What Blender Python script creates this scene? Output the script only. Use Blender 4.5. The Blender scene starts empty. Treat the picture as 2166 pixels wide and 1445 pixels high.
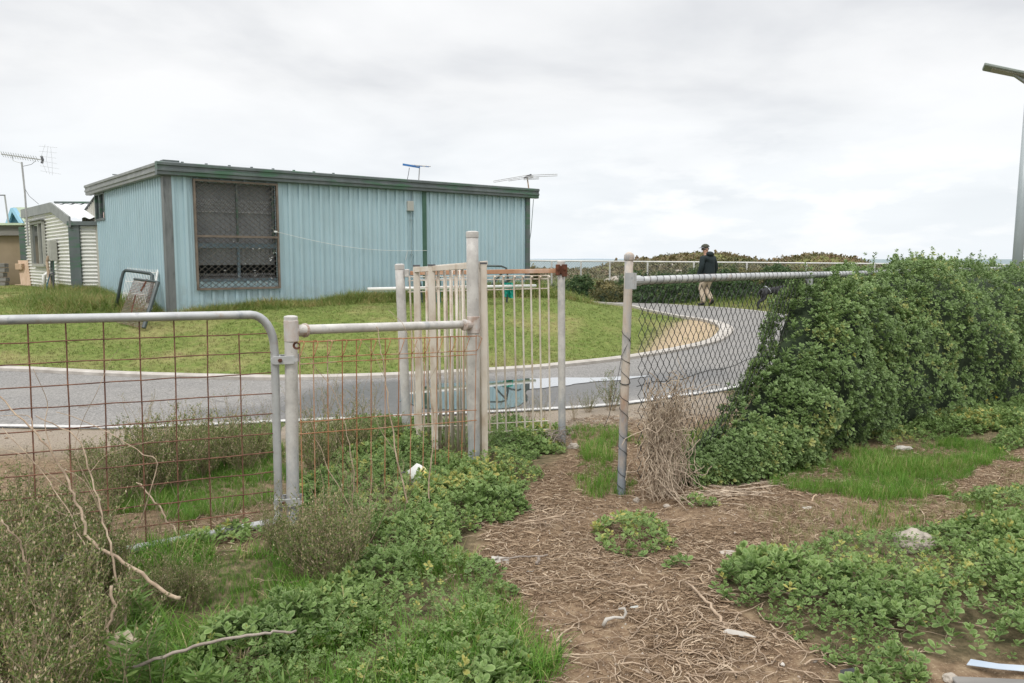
import bpy, bmesh, math, random
import numpy as np
from mathutils import Vector, Matrix, noise
rnd = random.Random(7)
rng = np.random.default_rng(11)
R = math.radians
S = bpy.context.scene
COL = S.collection

# ------------------------------------------------------------------ camera, world, sun, exposure
F = 1685.0; CX, CY = 1083.0, 722.5; HOR = 548.0; CZ = 1.55
PITCH = math.atan((CY - HOR) / F)
cam = bpy.data.cameras.new('camera'); camo = bpy.data.objects.new('camera', cam); COL.objects.link(camo)
cam.sensor_width = 36.0; cam.lens = 36.0 * F / 2166.0
cam.clip_start = 0.05; cam.clip_end = 20000
camo.location = (0, 0, CZ); camo.rotation_euler = (R(90) - PITCH, 0, 0)
S.camera = camo

W = bpy.data.worlds.new('World'); S.world = W; W.use_nodes = True
nt = W.node_tree; nt.nodes.clear()
def N(nt, t, **kw):
    n = nt.nodes.new(t)
    for k, v in kw.items(): setattr(n, k, v)
    return n
L = nt.links.new
out = N(nt, 'ShaderNodeOutputWorld')
sky = N(nt, 'ShaderNodeTexSky', sky_type='NISHITA', sun_disc=False)
SUN_EL, SUN_AZ = R(52), R(200)
sky.sun_elevation = SUN_EL; sky.sun_rotation = SUN_AZ
bg1 = N(nt, 'ShaderNodeBackground'); bg1.inputs[1].default_value = 0.1
L(sky.outputs[0], bg1.inputs[0])
tc = N(nt, 'ShaderNodeTexCoord')
sep = N(nt, 'ShaderNodeSeparateXYZ'); L(tc.outputs['Generated'], sep.inputs[0])
def M(op, a, b=None, nt=nt, c=None, clamp=False):
    n = nt.nodes.new('ShaderNodeMath'); n.operation = op; n.use_clamp = clamp
    for i, v in enumerate((a, b, c)):
        if v is None: continue
        if isinstance(v, (int, float)): n.inputs[i].default_value = v
        else: nt.links.new(v, n.inputs[i])
    return n.outputs[0]
den = M('ADD', M('MAXIMUM', sep.outputs['Z'], 0.0), 0.16)
cmb = N(nt, 'ShaderNodeCombineXYZ')
L(M('DIVIDE', sep.outputs['X'], den), cmb.inputs[0]); L(M('DIVIDE', sep.outputs['Y'], den), cmb.inputs[1])
n1 = N(nt, 'ShaderNodeTexNoise'); n1.inputs['Scale'].default_value = 0.9; n1.inputs['Detail'].default_value = 7; n1.inputs['Roughness'].default_value = 0.5; n1.inputs['Distortion'].default_value = 0.25
L(cmb.outputs[0], n1.inputs['Vector'])
r1 = N(nt, 'ShaderNodeValToRGB')
r1.color_ramp.elements[0].position = 0.38; r1.color_ramp.elements[0].color = (0.72, 0.73, 0.748, 1)
r1.color_ramp.elements[1].position = 0.60; r1.color_ramp.elements[1].color = (0.93, 0.93, 0.93, 1)
e = r1.color_ramp.elements.new(0.5); e.color = (0.86, 0.864, 0.868, 1)
L(n1.outputs['Fac'], r1.inputs[0])
# distant low cumulus band, compressed towards the horizon
cm2 = N(nt, 'ShaderNodeCombineXYZ')
L(M('MULTIPLY', sep.outputs['X'], 5.0), cm2.inputs[0]); L(M('MULTIPLY', sep.outputs['Y'], 5.0), cm2.inputs[1]); L(M('MULTIPLY', sep.outputs['Z'], 17.0), cm2.inputs[2])
n2 = N(nt, 'ShaderNodeTexNoise'); n2.inputs['Scale'].default_value = 1.5; n2.inputs['Detail'].default_value = 6; n2.inputs['Roughness'].default_value = 0.55
L(cm2.outputs[0], n2.inputs['Vector'])
bandm = M('MULTIPLY', M('SUBTRACT', 1.0, M('MULTIPLY', M('ABSOLUTE', M('SUBTRACT', sep.outputs['Z'], 0.065)), 9.0), clamp=True),
          M('MULTIPLY', M('SUBTRACT', n2.outputs['Fac'], 0.47), 9.0, clamp=True))
side = M('ADD', M('MULTIPLY', sep.outputs['X'], 2.2), 0.45, clamp=True)
mx = N(nt, 'ShaderNodeMixRGB'); L(M('MULTIPLY', M('MULTIPLY', bandm, side), 0.8), mx.inputs[0])
# horizon veil: slightly blue
mh = N(nt, 'ShaderNodeMixRGB')
L(M('SUBTRACT', 1.0, M('MULTIPLY', sep.outputs['Z'], 5.0), clamp=True), mh.inputs[0])
L(r1.outputs[0], mh.inputs[1]); mh.inputs[2].default_value = (0.83, 0.875, 0.92, 1)
mx2 = N(nt, 'ShaderNodeMixRGB'); mx2.inputs[0].default_value = 0.0
L(mh.outputs[0], mx.inputs[1]); mx.inputs[2].default_value = (1.0, 1.0, 1.0, 1)
# an overcast sky is brightest overhead
zen = M('ADD', 1.0, M('MULTIPLY', M('SMOOTH_MIN', M('MAXIMUM', M('SUBTRACT', sep.outputs['Z'], 0.42), 0.0), 0.4, c=0.1), 3.4))
bg2 = N(nt, 'ShaderNodeBackground'); L(mx.outputs[0], bg2.inputs[0]); L(zen, bg2.inputs[1])
msh = N(nt, 'ShaderNodeMixShader'); msh.inputs[0].default_value = 0.93
L(bg1.outputs[0], msh.inputs[1]); L(bg2.outputs[0], msh.inputs[2]); L(msh.outputs[0], out.inputs[0])

sl = bpy.data.lights.new('sun', 'SUN'); sl.energy = 1.2; sl.angle = R(14); sl.color = (1, 0.96, 0.9)
so = bpy.data.objects.new('sun', sl); COL.objects.link(so)
_sd = Vector((math.sin(SUN_AZ) * math.cos(SUN_EL), math.cos(SUN_AZ) * math.cos(SUN_EL), math.sin(SUN_EL)))
so.rotation_euler = _sd.to_track_quat('Z', 'Y').to_euler()
S.view_settings.view_transform = 'Standard'; S.view_settings.look = 'None'
S.view_settings.exposure = 0.16; S.view_settings.gamma = 1.0

# ------------------------------------------------------------------ projection helpers: photograph pixel -> point in the place
cp, sp = math.cos(PITCH), math.sin(PITCH)
def ray(px, py):
    a = (px - CX) / F; b = (CY - py) / F
    return Vector((a, cp + b * sp, -sp + b * cp))
def at(px, py, Y):
    r = ray(px, py); t = Y / r.y
    return Vector((r.x * t, Y, CZ + r.z * t))
def atz(px, py, z):
    r = ray(px, py); t = (z - CZ) / r.z
    return Vector((r.x * t, r.y * t, z))
def ss(a, b, x):
    t = np.clip((x - a) / (b - a), 0, 1); return t * t * (3 - 2 * t)
def zbase(y): return 0.18 * ss(12, 23, y)
def G0(px, py):
    z = 0.0
    for _ in range(40):
        p = atz(px, py, z); z = 0.6 * z + 0.4 * float(zbase(p.y))
    return np.array([p.x, p.y])

# ------------------------------------------------------------------ the road in plan
PAIRS = [((0,785),(0,905)),((250,797),(250,908)),((450,803),(480,900)),((620,805),(680,891)),((850,799),(930,880)),((1100,785),(1170,868)),
 ((1199,776),(1309,858)),((1338,760),(1428,842)),((1449,741),(1560,822)),((1521,724),(1700,785)),((1549,704),(1800,738)),((1542,692),(1800,702)),
 ((1507,681),(1720,676)),((1443,672),(1620,660)),((1376,659),(1536,651.5)),((1318,647),(1449,646)),((1199,637),(1260,634)),((1129,631),(1129,625))]
inn = [np.array([-40., 15.5]), np.array([-26., 13.9]), np.array([-17., 12.6]), np.array([-12.5, 11.75]), np.array([-9.4, 11.12]), np.array([-7.9, 10.83])] + [G0(*a) for a, b in PAIRS]
outr = [np.array([-40., 12.0]), np.array([-24., 9.9]), np.array([-14., 8.35]), np.array([-9.5, 7.7]), np.array([-6.9, 7.42]), np.array([-5.7, 7.33])] + [G0(*b) for a, b in PAIRS]
dA = np.array([-0.80, 0.6])
inn += [inn[-1] + dA * k for k in (1.2, 3, 7, 16, 40)]; outr += [outr[-1] + dA * k for k in (1.2, 3, 7, 16, 40)]
def crom(P, n):
    P = np.array(P); Q = [2 * P[0] - P[1]] + list(P) + [2 * P[-1] - P[-2]]; o = []
    for i in range(1, len(Q) - 2):
        for k in range(n):
            t = k / n
            o.append(0.5 * ((2 * Q[i]) + (-Q[i-1] + Q[i+1]) * t + (2*Q[i-1] - 5*Q[i] + 4*Q[i+1] - Q[i+2]) * t*t + (-Q[i-1] + 3*Q[i] - 3*Q[i+1] + Q[i+2]) * t**3))
    o.append(P[-1]); return np.array(o)
IN = crom(inn, 8); OU = crom(outr, 8)
def polydist(P, poly, closed=True):
    """distance to polyline and inside test, vectorised"""
    P = np.asarray(P, float); d = np.full(len(P), 1e9); ins = np.zeros(len(P), bool)
    n = len(poly)
    for i in range(n if closed else n - 1):
        a = poly[i]; b = poly[(i + 1) % n]; e = b - a; w = P - a
        t = np.clip((w @ e) / (e @ e + 1e-12), 0, 1)
        d = np.minimum(d, np.hypot(w[:, 0] - t * e[0], w[:, 1] - t * e[1]))
        if closed:
            c = ((a[1] > P[:, 1]) != (b[1] > P[:, 1]))
            with np.errstate(divide='ignore', invalid='ignore'):
                xx = a[0] + (P[:, 1] - a[1]) * e[0] / (e[1] if abs(e[1]) > 1e-12 else 1e-12)
            ins ^= c & (P[:, 0] < xx)
    return d, ins
ISL = np.vstack([IN, [[-60, 60], [-60, 16]]])
OUT = np.vstack([OU, [[-60, 70], [-60, 12]]])
DUNE = [(6.3, 44, 1.6, 4, 0.62), (9.6, 46, 2.2, 6, 0.98), (12.6, 46, 2.2, 6, 0.72), (17.8, 46, 1.9, 6, 0.95), (23, 46, 3.0, 7, 0.4), (15.3, 50, 4, 5, 0.3)]
def vnoise(P, s, seed=0.0):
    return np.array([noise.noise((p[0] * s + seed, p[1] * s - seed, seed)) for p in P])
def height(P, detail=True):
    P = np.atleast_2d(np.asarray(P, float)); x, y = P[:, 0], P[:, 1]
    di, ii = polydist(P, ISL); do, io = polydist(P, OUT)
    di = np.where(ii, di, -di); do = np.where(io, -do, do)
    z = zbase(y).astype(float)
    z += 0.62 * ss(0.0, 4.3, di)
    far = ss(15, 21, y)
    z += np.where(do > 0, far * (0.34 * ss(0, 4.5, do) + 0.18 * ss(5, 14, do)), 0)
    for cx, cy, sx, sy, a in DUNE:
        z += a * np.exp(-((x - cx) / sx) ** 2 - ((y - cy) / sy) ** 2)
    z -= 6.0 * ss(56, 78, y) * 1.0
    if detail:
        amp = 0.035 * ss(0.0, 0.7, do) * (1 - far) + 0.03 * ss(0.2, 1.5, di) + 0.16 * ss(1, 4, do) * far
        z += amp * (vnoise(P, 0.9, 3.1) + 0.5 * vnoise(P, 2.7, 8.2))
        z += 0.012 * ss(0, 0.5, do) * (1 - far) * vnoise(P, 9, 5.5)
    return z, di, do
def hz(x, y): return float(height([[x, y]])[0][0])
def G(px, py):
    z = 0.0
    for _ in range(25):
        p = atz(px, py, min(z, 1.4)); z = 0.5 * z + 0.5 * hz(p.x, min(p.y, 60))
    return Vector((p.x, p.y, hz(p.x, p.y)))
def Gn(px, py):
    p = atz(px, py, 0.0); return np.array([p.x, p.y])
def PG(pts): return np.array([Gn(*p) for p in pts])

# ------------------------------------------------------------------ materials
MATS = {}
def lin(c):
    return tuple(((v / 255) / 12.92 if v <= 10 else (((v / 255) + 0.055) / 1.055) ** 2.4) for v in c)
def newmat(name):
    m = bpy.data.materials.new(name); m.use_nodes = True; t = m.node_tree
    b = t.nodes['Principled BSDF']; MATS[name] = m; return m, t, b
def ramp(t, fac, stops):
    r = t.nodes.new('ShaderNodeValToRGB'); els = r.color_ramp.elements
    els[0].position, els[0].color = stops[0][0], (*stops[0][1], 1)
    els[1].position, els[1].color = stops[-1][0], (*stops[-1][1], 1)
    for p, c in stops[1:-1]:
        q = els.new(p); q.color = (*c, 1)
    t.links.new(fac, r.inputs[0]); return r.outputs[0]
def tnoise(t, scale, detail=4, rough=0.55, vec=None, stretch=None):
    n = t.nodes.new('ShaderNodeTexNoise'); n.inputs['Scale'].default_value = scale; n.inputs['Detail'].default_value = detail; n.inputs['Roughness'].default_value = rough
    if vec is None:
        c = t.nodes.new('ShaderNodeTexCoord'); vec = c.outputs['Object']
    if stretch:
        mp = t.nodes.new('ShaderNodeMapping'); mp.inputs['Scale'].default_value = stretch; t.links.new(vec, mp.inputs[0]); vec = mp.outputs[0]
    t.links.new(vec, n.inputs['Vector']); return n.outputs['Fac']
def mixc(t, f, a, b):
    m = t.nodes.new('ShaderNodeMixRGB')
    for i, v in enumerate((f, a, b)):
        if isinstance(v, (int, float)): m.inputs[i].default_value = v
        elif isinstance(v, tuple): m.inputs[i].default_value = (*v, 1)
        else: t.links.new(v, m.inputs[i])
    return m.outputs[0]
def bump(t, b, h, s=0.3, d=0.01):
    n = t.nodes.new('ShaderNodeBump'); n.inputs['Strength'].default_value = s; n.inputs['Distance'].default_value = d
    t.links.new(h, n.inputs['Height']); t.links.new(n.outputs[0], b.inputs['Normal'])
def surf(name, stops, scale=4, rough=0.6, metal=0.0, stretch=None, bs=0.0, bscale=40, detail=5, spec=0.5, second=None):
    """procedural surface: noise ramp through real colour variation; second=(colour, scale, lo, hi) adds stains"""
    m, t, b = newmat(name)
    c = ramp(t, tnoise(t, scale, detail, 0.6, stretch=stretch), stops)
    if second:
        for (c2, s2, lo, hi, st) in second:
            f = ramp(t, tnoise(t, s2, 6, 0.65, stretch=st), [(lo, (0, 0, 0)), (hi, (1, 1, 1))])
            c = mixc(t, f, c, c2)
    t.links.new(c, b.inputs['Base Color']); b.inputs['Roughness'].default_value = rough; b.inputs['Metallic'].default_value = metal
    b.inputs['Specular IOR Level'].default_value = spec
    if bs: bump(t, b, tnoise(t, bscale, 4), bs, 0.004)
    return m
def foliage(name, stops, edge=None, transl=0.25, rough=0.55, patch=None):
    m, t, b = newmat(name)
    a = t.nodes.new('ShaderNodeAttribute'); a.attribute_name = 'var'
    c = ramp(t, a.outputs['Fac'], stops)
    if patch:
        f = ramp(t, tnoise(t, patch[1], 3), [(patch[2], (0, 0, 0)), (patch[3], (1, 1, 1))]); c = mixc(t, f, c, patch[0])
    if edge:
        a2 = t.nodes.new('ShaderNodeAttribute'); a2.attribute_name = 'edge'
        f = M('MULTIPLY', M('POWER', a2.outputs['Fac'], 2.5, nt=t), edge[1], nt=t); c = mixc(t, f, c, edge[0])
    t.links.new(c, b.inputs['Base Color']); b.inputs['Roughness'].default_value = rough; b.inputs['Specular IOR Level'].default_value = 0.3
    tr = t.nodes.new('ShaderNodeBsdfTranslucent'); t.links.new(c, tr.inputs[0])
    ms = t.nodes.new('ShaderNodeMixShader'); ms.inputs[0].default_value = transl
    o = t.nodes['Material Output']; t.links.new(b.outputs[0], ms.inputs[1]); t.links.new(tr.outputs[0], ms.inputs[2]); t.links.new(ms.outputs[0], o.inputs[0])
    return m

RUST = (0.20, 0.075, 0.03); RUSTL = (0.36, 0.17, 0.085)
paint_pipe = surf('paint_pipe', [(0.35, (0.42, 0.40, 0.375)), (0.55, (0.545, 0.525, 0.49)), (0.75, (0.61, 0.595, 0.56))], 9, 0.5, 0, None, 0.25, 120,
    second=[((0.26, 0.29, 0.32), 5, 0.58, 0.72, (1, 1, 0.5)), ((0.38, 0.23, 0.15), 7, 0.62, 0.78, (1.5, 1.5, 0.35)), ((0.33, 0.32, 0.30), 60, 0.60, 0.68, None)])
galv_pipe = surf('galv_pipe', [(0.3, (0.35, 0.36, 0.365)), (0.6, (0.50, 0.505, 0.50)), (0.8, (0.60, 0.60, 0.585))], 6, 0.42, 0.35, None, 0.15, 90,
    second=[((0.34, 0.23, 0.15), 8, 0.60, 0.76, (0.6, 1, 1)), ((0.24, 0.26, 0.29), 11, 0.60, 0.7, None)])
fitting_m = surf('fitting_m', [(0.35, (0.36, 0.27, 0.22)), (0.5, (0.50, 0.44, 0.40)), (0.7, (0.50, 0.50, 0.49))], 14, 0.6, 0.1, None, 0.3, 70,
    second=[(RUSTL, 9, 0.55, 0.70, None)])
rust_wire = surf('rust_wire', [(0.35, (0.10, 0.045, 0.03)), (0.55, (0.17, 0.08, 0.05)), (0.75, (0.28, 0.14, 0.08))], 12, 0.85, 0, None, 0.4, 200)
orange_wire = surf('orange_wire', [(0.3, (0.20, 0.08, 0.035)), (0.5, (0.38, 0.18, 0.085)), (0.72, (0.48, 0.40, 0.33))], 5, 0.85, 0, (1, 1, 0.6), 0.4, 200)
rust_m = surf('rust_m', [(0.35, (0.05, 0.022, 0.015)), (0.6, (0.14, 0.05, 0.025)), (0.8, (0.24, 0.09, 0.04))], 18, 0.9, 0, None, 0.5, 120)
pink_rail = surf('pink_rail', [(0.35, (0.32, 0.15, 0.075)), (0.55, (0.44, 0.25, 0.15)), (0.75, (0.54, 0.42, 0.34))], 4, 0.75, 0, (1, 1, 1), 0.3, 90)
cream_bar = surf('cream_bar', [(0.32, (0.42, 0.33, 0.24)), (0.5, (0.58, 0.52, 0.44)), (0.7, (0.66, 0.615, 0.55))], 8, 0.6, 0, (1, 1, 0.5), 0.2, 120,
    second=[((0.36, 0.21, 0.12), 14, 0.6, 0.75, (1, 1, 0.3))])
wood_post = surf('wood_post', [(0.3, (0.32, 0.20, 0.13)), (0.5, (0.50, 0.43, 0.36)), (0.7, (0.42, 0.44, 0.45))], 7, 0.7, 0, (1.4, 1.4, 0.35), 0.3, 90,
    second=[((0.17, 0.20, 0.235), 5, 0.52, 0.64, (1, 1, 0.45))])
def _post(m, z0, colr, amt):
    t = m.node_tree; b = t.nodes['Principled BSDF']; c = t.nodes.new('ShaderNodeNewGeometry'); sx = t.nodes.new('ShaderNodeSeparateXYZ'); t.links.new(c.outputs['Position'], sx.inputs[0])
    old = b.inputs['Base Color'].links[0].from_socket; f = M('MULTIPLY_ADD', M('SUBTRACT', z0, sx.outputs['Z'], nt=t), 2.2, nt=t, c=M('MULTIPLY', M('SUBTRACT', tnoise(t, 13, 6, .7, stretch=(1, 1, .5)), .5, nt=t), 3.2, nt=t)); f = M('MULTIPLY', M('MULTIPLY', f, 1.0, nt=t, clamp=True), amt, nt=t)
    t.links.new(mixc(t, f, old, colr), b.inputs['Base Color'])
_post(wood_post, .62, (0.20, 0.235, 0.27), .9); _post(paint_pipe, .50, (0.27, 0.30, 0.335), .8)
black_wire = surf('black_wire', [(0.3, (0.008, 0.009, 0.009)), (0.7, (0.022, 0.024, 0.022))], 20, 0.5)
far_pipe = surf('far_pipe', [(0.3, (0.50, 0.49, 0.47)), (0.7, (0.66, 0.65, 0.62))], 3, 0.5)
far_wire = surf('far_wire', [(0.3, (0.22, 0.22, 0.22)), (0.7, (0.32, 0.32, 0.31))], 3, 0.6)
def cladding(name, stops, dirt, dirt_amt=0.5):
    m, t, b = newmat(name)
    c = ramp(t, tnoise(t, 0.8, 4), stops)
    f = ramp(t, tnoise(t, 2.2, 6, 0.65, stretch=(1.2, 1.2, 0.5)), [(0.52, (0, 0, 0)), (0.85, (dirt_amt * .7,) * 3)])
    c = mixc(t, f, c, dirt)
    f = ramp(t, tnoise(t, 38, 2), [(0.72, (0, 0, 0)), (0.78, (0.5,) * 3)]); c = mixc(t, f, c, dirt)
    gp_ = t.nodes.new('ShaderNodeNewGeometry'); sx_ = t.nodes.new('ShaderNodeSeparateXYZ'); t.links.new(gp_.outputs['Position'], sx_.inputs[0])   # rain-splashed dirt low on the sheets
    f = M('MULTIPLY', M('MULTIPLY', M('SUBTRACT', 1.25, sx_.outputs['Z'], nt=t), 1.6, nt=t, clamp=True), M('MULTIPLY', M('SUBTRACT', tnoise(t, 5, 6, .7), .38, nt=t), 2.6, nt=t, clamp=True), nt=t); c = mixc(t, M('MULTIPLY', f, .55, nt=t), c, (0.22, 0.21, 0.15))
    t.links.new(c, b.inputs['Base Color']); b.inputs['Roughness'].default_value = 0.48; return m
blue_clad = cladding('blue_clad', [(0.3, (0.345, 0.475, 0.52)), (0.7, (0.40, 0.535, 0.585))], (0.31, 0.37, 0.37), 0.5)
white_clad = cladding('white_clad', [(0.3, (0.62, 0.62, 0.58)), (0.7, (0.74, 0.74, 0.70))], (0.42, 0.40, 0.34), 0.5)
beige_clad = cladding('beige_clad', [(0.3, (0.42, 0.41, 0.36)), (0.7, (0.50, 0.49, 0.43))], (0.33, 0.31, 0.26), 0.6)
trim_dark = surf('trim_dark', [(0.3, (0.075, 0.09, 0.09)), (0.5, (0.10, 0.12, 0.12)), (0.72, (0.14, 0.16, 0.16))], 3, 0.5, 0, (1, 1, 0.4), second=[((0.055, 0.125, 0.075), 1.3, 0.5, 0.62, (1, 1, 6))])
trim_green = surf('trim_green', [(0.3, (0.03, 0.09, 0.06)), (0.7, (0.06, 0.13, 0.09))], 5, 0.5)
trim_grey = surf('trim_grey', [(0.3, (0.12, 0.13, 0.13)), (0.7, (0.19, 0.20, 0.20))], 5, 0.55, 0, (1, 1, 0.3), second=[((0.06, 0.07, 0.07), 7, 0.5, 0.7, (1, 1, 0.2))])
gutter_grey = surf('gutter_grey', [(0.3, (0.17, 0.18, 0.17)), (0.7, (0.27, 0.28, 0.27))], 5, 0.5)
roof_grey = surf('roof_grey', [(0.3, (0.25, 0.26, 0.26)), (0.7, (0.36, 0.37, 0.36))], 5, 0.5)
roof_white = surf('roof_white', [(0.3, (0.68, 0.70, 0.70)), (0.7, (0.8, 0.82, 0.82))], 3, 0.5)
brown_frame = surf('brown_frame', [(0.3, (0.11, 0.085, 0.065)), (0.7, (0.19, 0.15, 0.115))], 8, 0.6)
grille_m = surf('grille_m', [(0.3, (0.035, 0.033, 0.03)), (0.6, (0.085, 0.075, 0.06)), (0.8, (0.25, 0.23, 0.19))], 9, 0.6)
blind_m = surf('blind_m', [(0.3, (0.27, 0.28, 0.29)), (0.7, (0.37, 0.38, 0.385))], 3, 0.8)
lace_m = surf('lace_m', [(0.3, (0.5, 0.5, 0.5)), (0.7, (0.7, 0.7, 0.7))], 3, 0.8)
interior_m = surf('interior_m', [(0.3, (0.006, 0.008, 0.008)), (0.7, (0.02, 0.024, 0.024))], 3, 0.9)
m, t, b = newmat('glass'); b.inputs['Base Color'].default_value = (0.02, 0.025, 0.03, 1); b.inputs['Roughness'].default_value = 0.04; b.inputs['Alpha'].default_value = 0.15
glass = m
m, t, b = newmat('mirror_glass'); b.inputs['Base Color'].default_value = (0.10, 0.12, 0.13, 1); b.inputs['Roughness'].default_value = 0.03; b.inputs['Specular IOR Level'].default_value = 1.0; b.inputs['Metallic'].default_value = 0.4
mirror_glass = m
plastic_white = surf('plastic_white', [(0.3, (0.60, 0.60, 0.57)), (0.7, (0.74, 0.74, 0.71))], 6, 0.4, second=[((0.45, 0.42, 0.36), 12, 0.6, 0.72, None)])
grey_box = surf('grey_box', [(0.3, (0.34, 0.34, 0.31)), (0.7, (0.42, 0.42, 0.38))], 6, 0.5)
old_timber = surf('old_timber', [(0.3, (0.10, 0.095, 0.09)), (0.5, (0.19, 0.18, 0.165)), (0.7, (0.30, 0.285, 0.26))], 2.5, 0.85, 0, (0.35, 1, 5), 0.4, 60)
plank_m = surf('plank_m', [(0.3, (0.44, 0.30, 0.20)), (0.7, (0.58, 0.43, 0.31))], 4, 0.75, 0, (4, 4, 0.6))
tan_wall = surf('tan_wall', [(0.3, (0.25, 0.195, 0.12)), (0.7, (0.31, 0.245, 0.16))], 2, 0.85)
sky_blue = surf('sky_blue', [(0.3, (0.30, 0.56, 0.74)), (0.7, (0.36, 0.62, 0.80))], 3, 0.6)
teal_dark = surf('teal_dark', [(0.3, (0.02, 0.09, 0.13)), (0.7, (0.05, 0.16, 0.21))], 9, 0.5)
roof_lime = surf('roof_lime', [(0.3, (0.42, 0.50, 0.36)), (0.7, (0.52, 0.60, 0.44))], 3, 0.6)
teal_cloth = surf('teal_cloth', [(0.3, (0.0, 0.20, 0.15)), (0.7, (0.01, 0.34, 0.26))], 9, 0.6)
dark_tube = surf('dark_tube', [(0.3, (0.022, 0.035, 0.035)), (0.7, (0.05, 0.07, 0.07))], 6, 0.45)
antenna_m = surf('antenna_m', [(0.3, (0.30, 0.30, 0.30)), (0.7, (0.42, 0.42, 0.41))], 6, 0.45, 0.3)
antenna_dark = surf('antenna_dark', [(0.3, (0.06, 0.06, 0.07)), (0.7, (0.11, 0.11, 0.12))], 6, 0.5)
antenna_blue = surf('antenna_blue', [(0.3, (0.02, 0.10, 0.30)), (0.7, (0.04, 0.18, 0.42))], 6, 0.5)
lamp_pole = surf('lamp_pole', [(0.3, (0.30, 0.34, 0.35)), (0.7, (0.40, 0.44, 0.45))], 2, 0.4, 0.2, (1, 1, 0.3))
lamp_panel = surf('lamp_panel', [(0.3, (0.22, 0.26, 0.23)), (0.7, (0.30, 0.34, 0.31))], 3, 0.5)
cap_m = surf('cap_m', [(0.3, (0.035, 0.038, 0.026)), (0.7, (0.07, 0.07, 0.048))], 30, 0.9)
jacket_m = surf('jacket_m', [(0.3, (0.004, 0.010, 0.012)), (0.7, (0.012, 0.024, 0.026))], 8, 0.85, bs=0.3, bscale=14)
trouser_m = surf('trouser_m', [(0.3, (0.36, 0.29, 0.21)), (0.7, (0.52, 0.43, 0.33))], 9, 0.9, bs=0.4, bscale=14)
shoe_m = surf('shoe_m', [(0.3, (0.006, 0.006, 0.007)), (0.7, (0.02, 0.02, 0.022))], 9, 0.6)
skin_m = surf('skin_m', [(0.3, (0.40, 0.22, 0.15)), (0.7, (0.50, 0.29, 0.20))], 9, 0.6)
hair_m = surf('hair_m', [(0.3, (0.10, 0.075, 0.06)), (0.7, (0.16, 0.13, 0.11))], 30, 0.8)
dog_m = surf('dog_m', [(0.3, (0.004, 0.004, 0.005)), (0.7, (0.014, 0.014, 0.016))], 20, 0.7)
harness_m = surf('harness_m', [(0.3, (0.40, 0.42, 0.46)), (0.7, (0.55, 0.56, 0.60))], 20, 0.6)
rock_m = surf('rock_m', [(0.3, (0.26, 0.225, 0.185)), (0.7, (0.46, 0.41, 0.35))], 9, 0.95, 0, None, 0.8, 30)
bone_m = surf('bone_m', [(0.3, (0.34, 0.31, 0.27)), (0.7, (0.56, 0.53, 0.48))], 9, 0.6)
yellow_m = surf('yellow_m', [(0.35, (0.62, 0.62, 0.58)), (0.5, (0.70, 0.66, 0.35)), (0.65, (0.72, 0.55, 0.05))], 9, 0.5)
stick_m = surf('stick_m', [(0.3, (0.20, 0.145, 0.10)), (0.5, (0.36, 0.27, 0.19)), (0.7, (0.50, 0.40, 0.29))], 14, 0.9, 0, None, 0.4, 100)
grey_stick = surf('grey_stick', [(0.3, (0.17, 0.14, 0.115)), (0.5, (0.27, 0.225, 0.19)), (0.7, (0.36, 0.31, 0.26))], 12, 0.9, 0, None, 0.4, 100)
stem_m = surf('stem_m', [(0.3, (0.19, 0.15, 0.095)), (0.7, (0.40, 0.31, 0.21))], 20, 0.9)
string_m = surf('string_m', [(0.3, (0.6, 0.6, 0.58)), (0.7, (0.75, 0.75, 0.72))], 9, 0.8)
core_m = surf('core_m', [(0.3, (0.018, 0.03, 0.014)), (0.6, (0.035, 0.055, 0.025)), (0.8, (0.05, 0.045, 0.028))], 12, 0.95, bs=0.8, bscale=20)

saltbush = foliage('saltbush', [(0, (0.055, 0.10, 0.026)), (0.45, (0.12, 0.20, 0.052)), (0.85, (0.20, 0.30, 0.095)), (1, (0.34, 0.34, 0.10))], ((0.38, 0.48, 0.24), 0.55))
cover = foliage('cover', [(0, (0.06, 0.12, 0.026)), (0.5, (0.135, 0.225, 0.055)), (0.9, (0.215, 0.31, 0.095)), (1, (0.42, 0.38, 0.10))], ((0.40, 0.50, 0.22), 0.55))
grass_bright = foliage('grass_bright', [(0, (0.055, 0.14, 0.018)), (0.5, (0.125, 0.27, 0.032)), (0.8, (0.20, 0.34, 0.06)), (0.9, (0.36, 0.35, 0.13)), (1, (0.50, 0.42, 0.22))], transl=0.35)
grass_lawn = foliage('grass_lawn', [(0, (0.10, 0.145, 0.028)), (0.5, (0.16, 0.205, 0.048)), (0.8, (0.235, 0.25, 0.08)), (1, (0.42, 0.35, 0.18))], transl=0.25, patch=((0.30, 0.25, 0.12), 0.55, 0.50, 0.66))
grass_rank = foliage('grass_rank', [(0, (0.08, 0.14, 0.025)), (0.5, (0.155, 0.225, 0.045)), (0.78, (0.24, 0.27, 0.075)), (1, (0.42, 0.32, 0.15))], transl=0.3)
heath_leaf = foliage('heath_leaf', [(0, (0.07, 0.115, 0.028)), (0.5, (0.16, 0.215, 0.058)), (0.8, (0.26, 0.27, 0.10)), (0.92, (0.55, 0.42, 0.25)), (1, (0.75, 0.64, 0.48))], transl=0.25)
weed_leaf = foliage('weed_leaf', [(0, (0.09, 0.14, 0.05)), (0.7, (0.16, 0.22, 0.08)), (1, (0.34, 0.26, 0.17))], transl=0.2)
dune_leaf = foliage('dune_leaf', [(0, (0.06, 0.075, 0.025)), (0.45, (0.125, 0.13, 0.05)), (0.75, (0.19, 0.15, 0.075)), (1, (0.30, 0.20, 0.13))], transl=0.1, patch=((0.20, 0.155, 0.08), 0.28, 0.45, 0.66))
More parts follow.
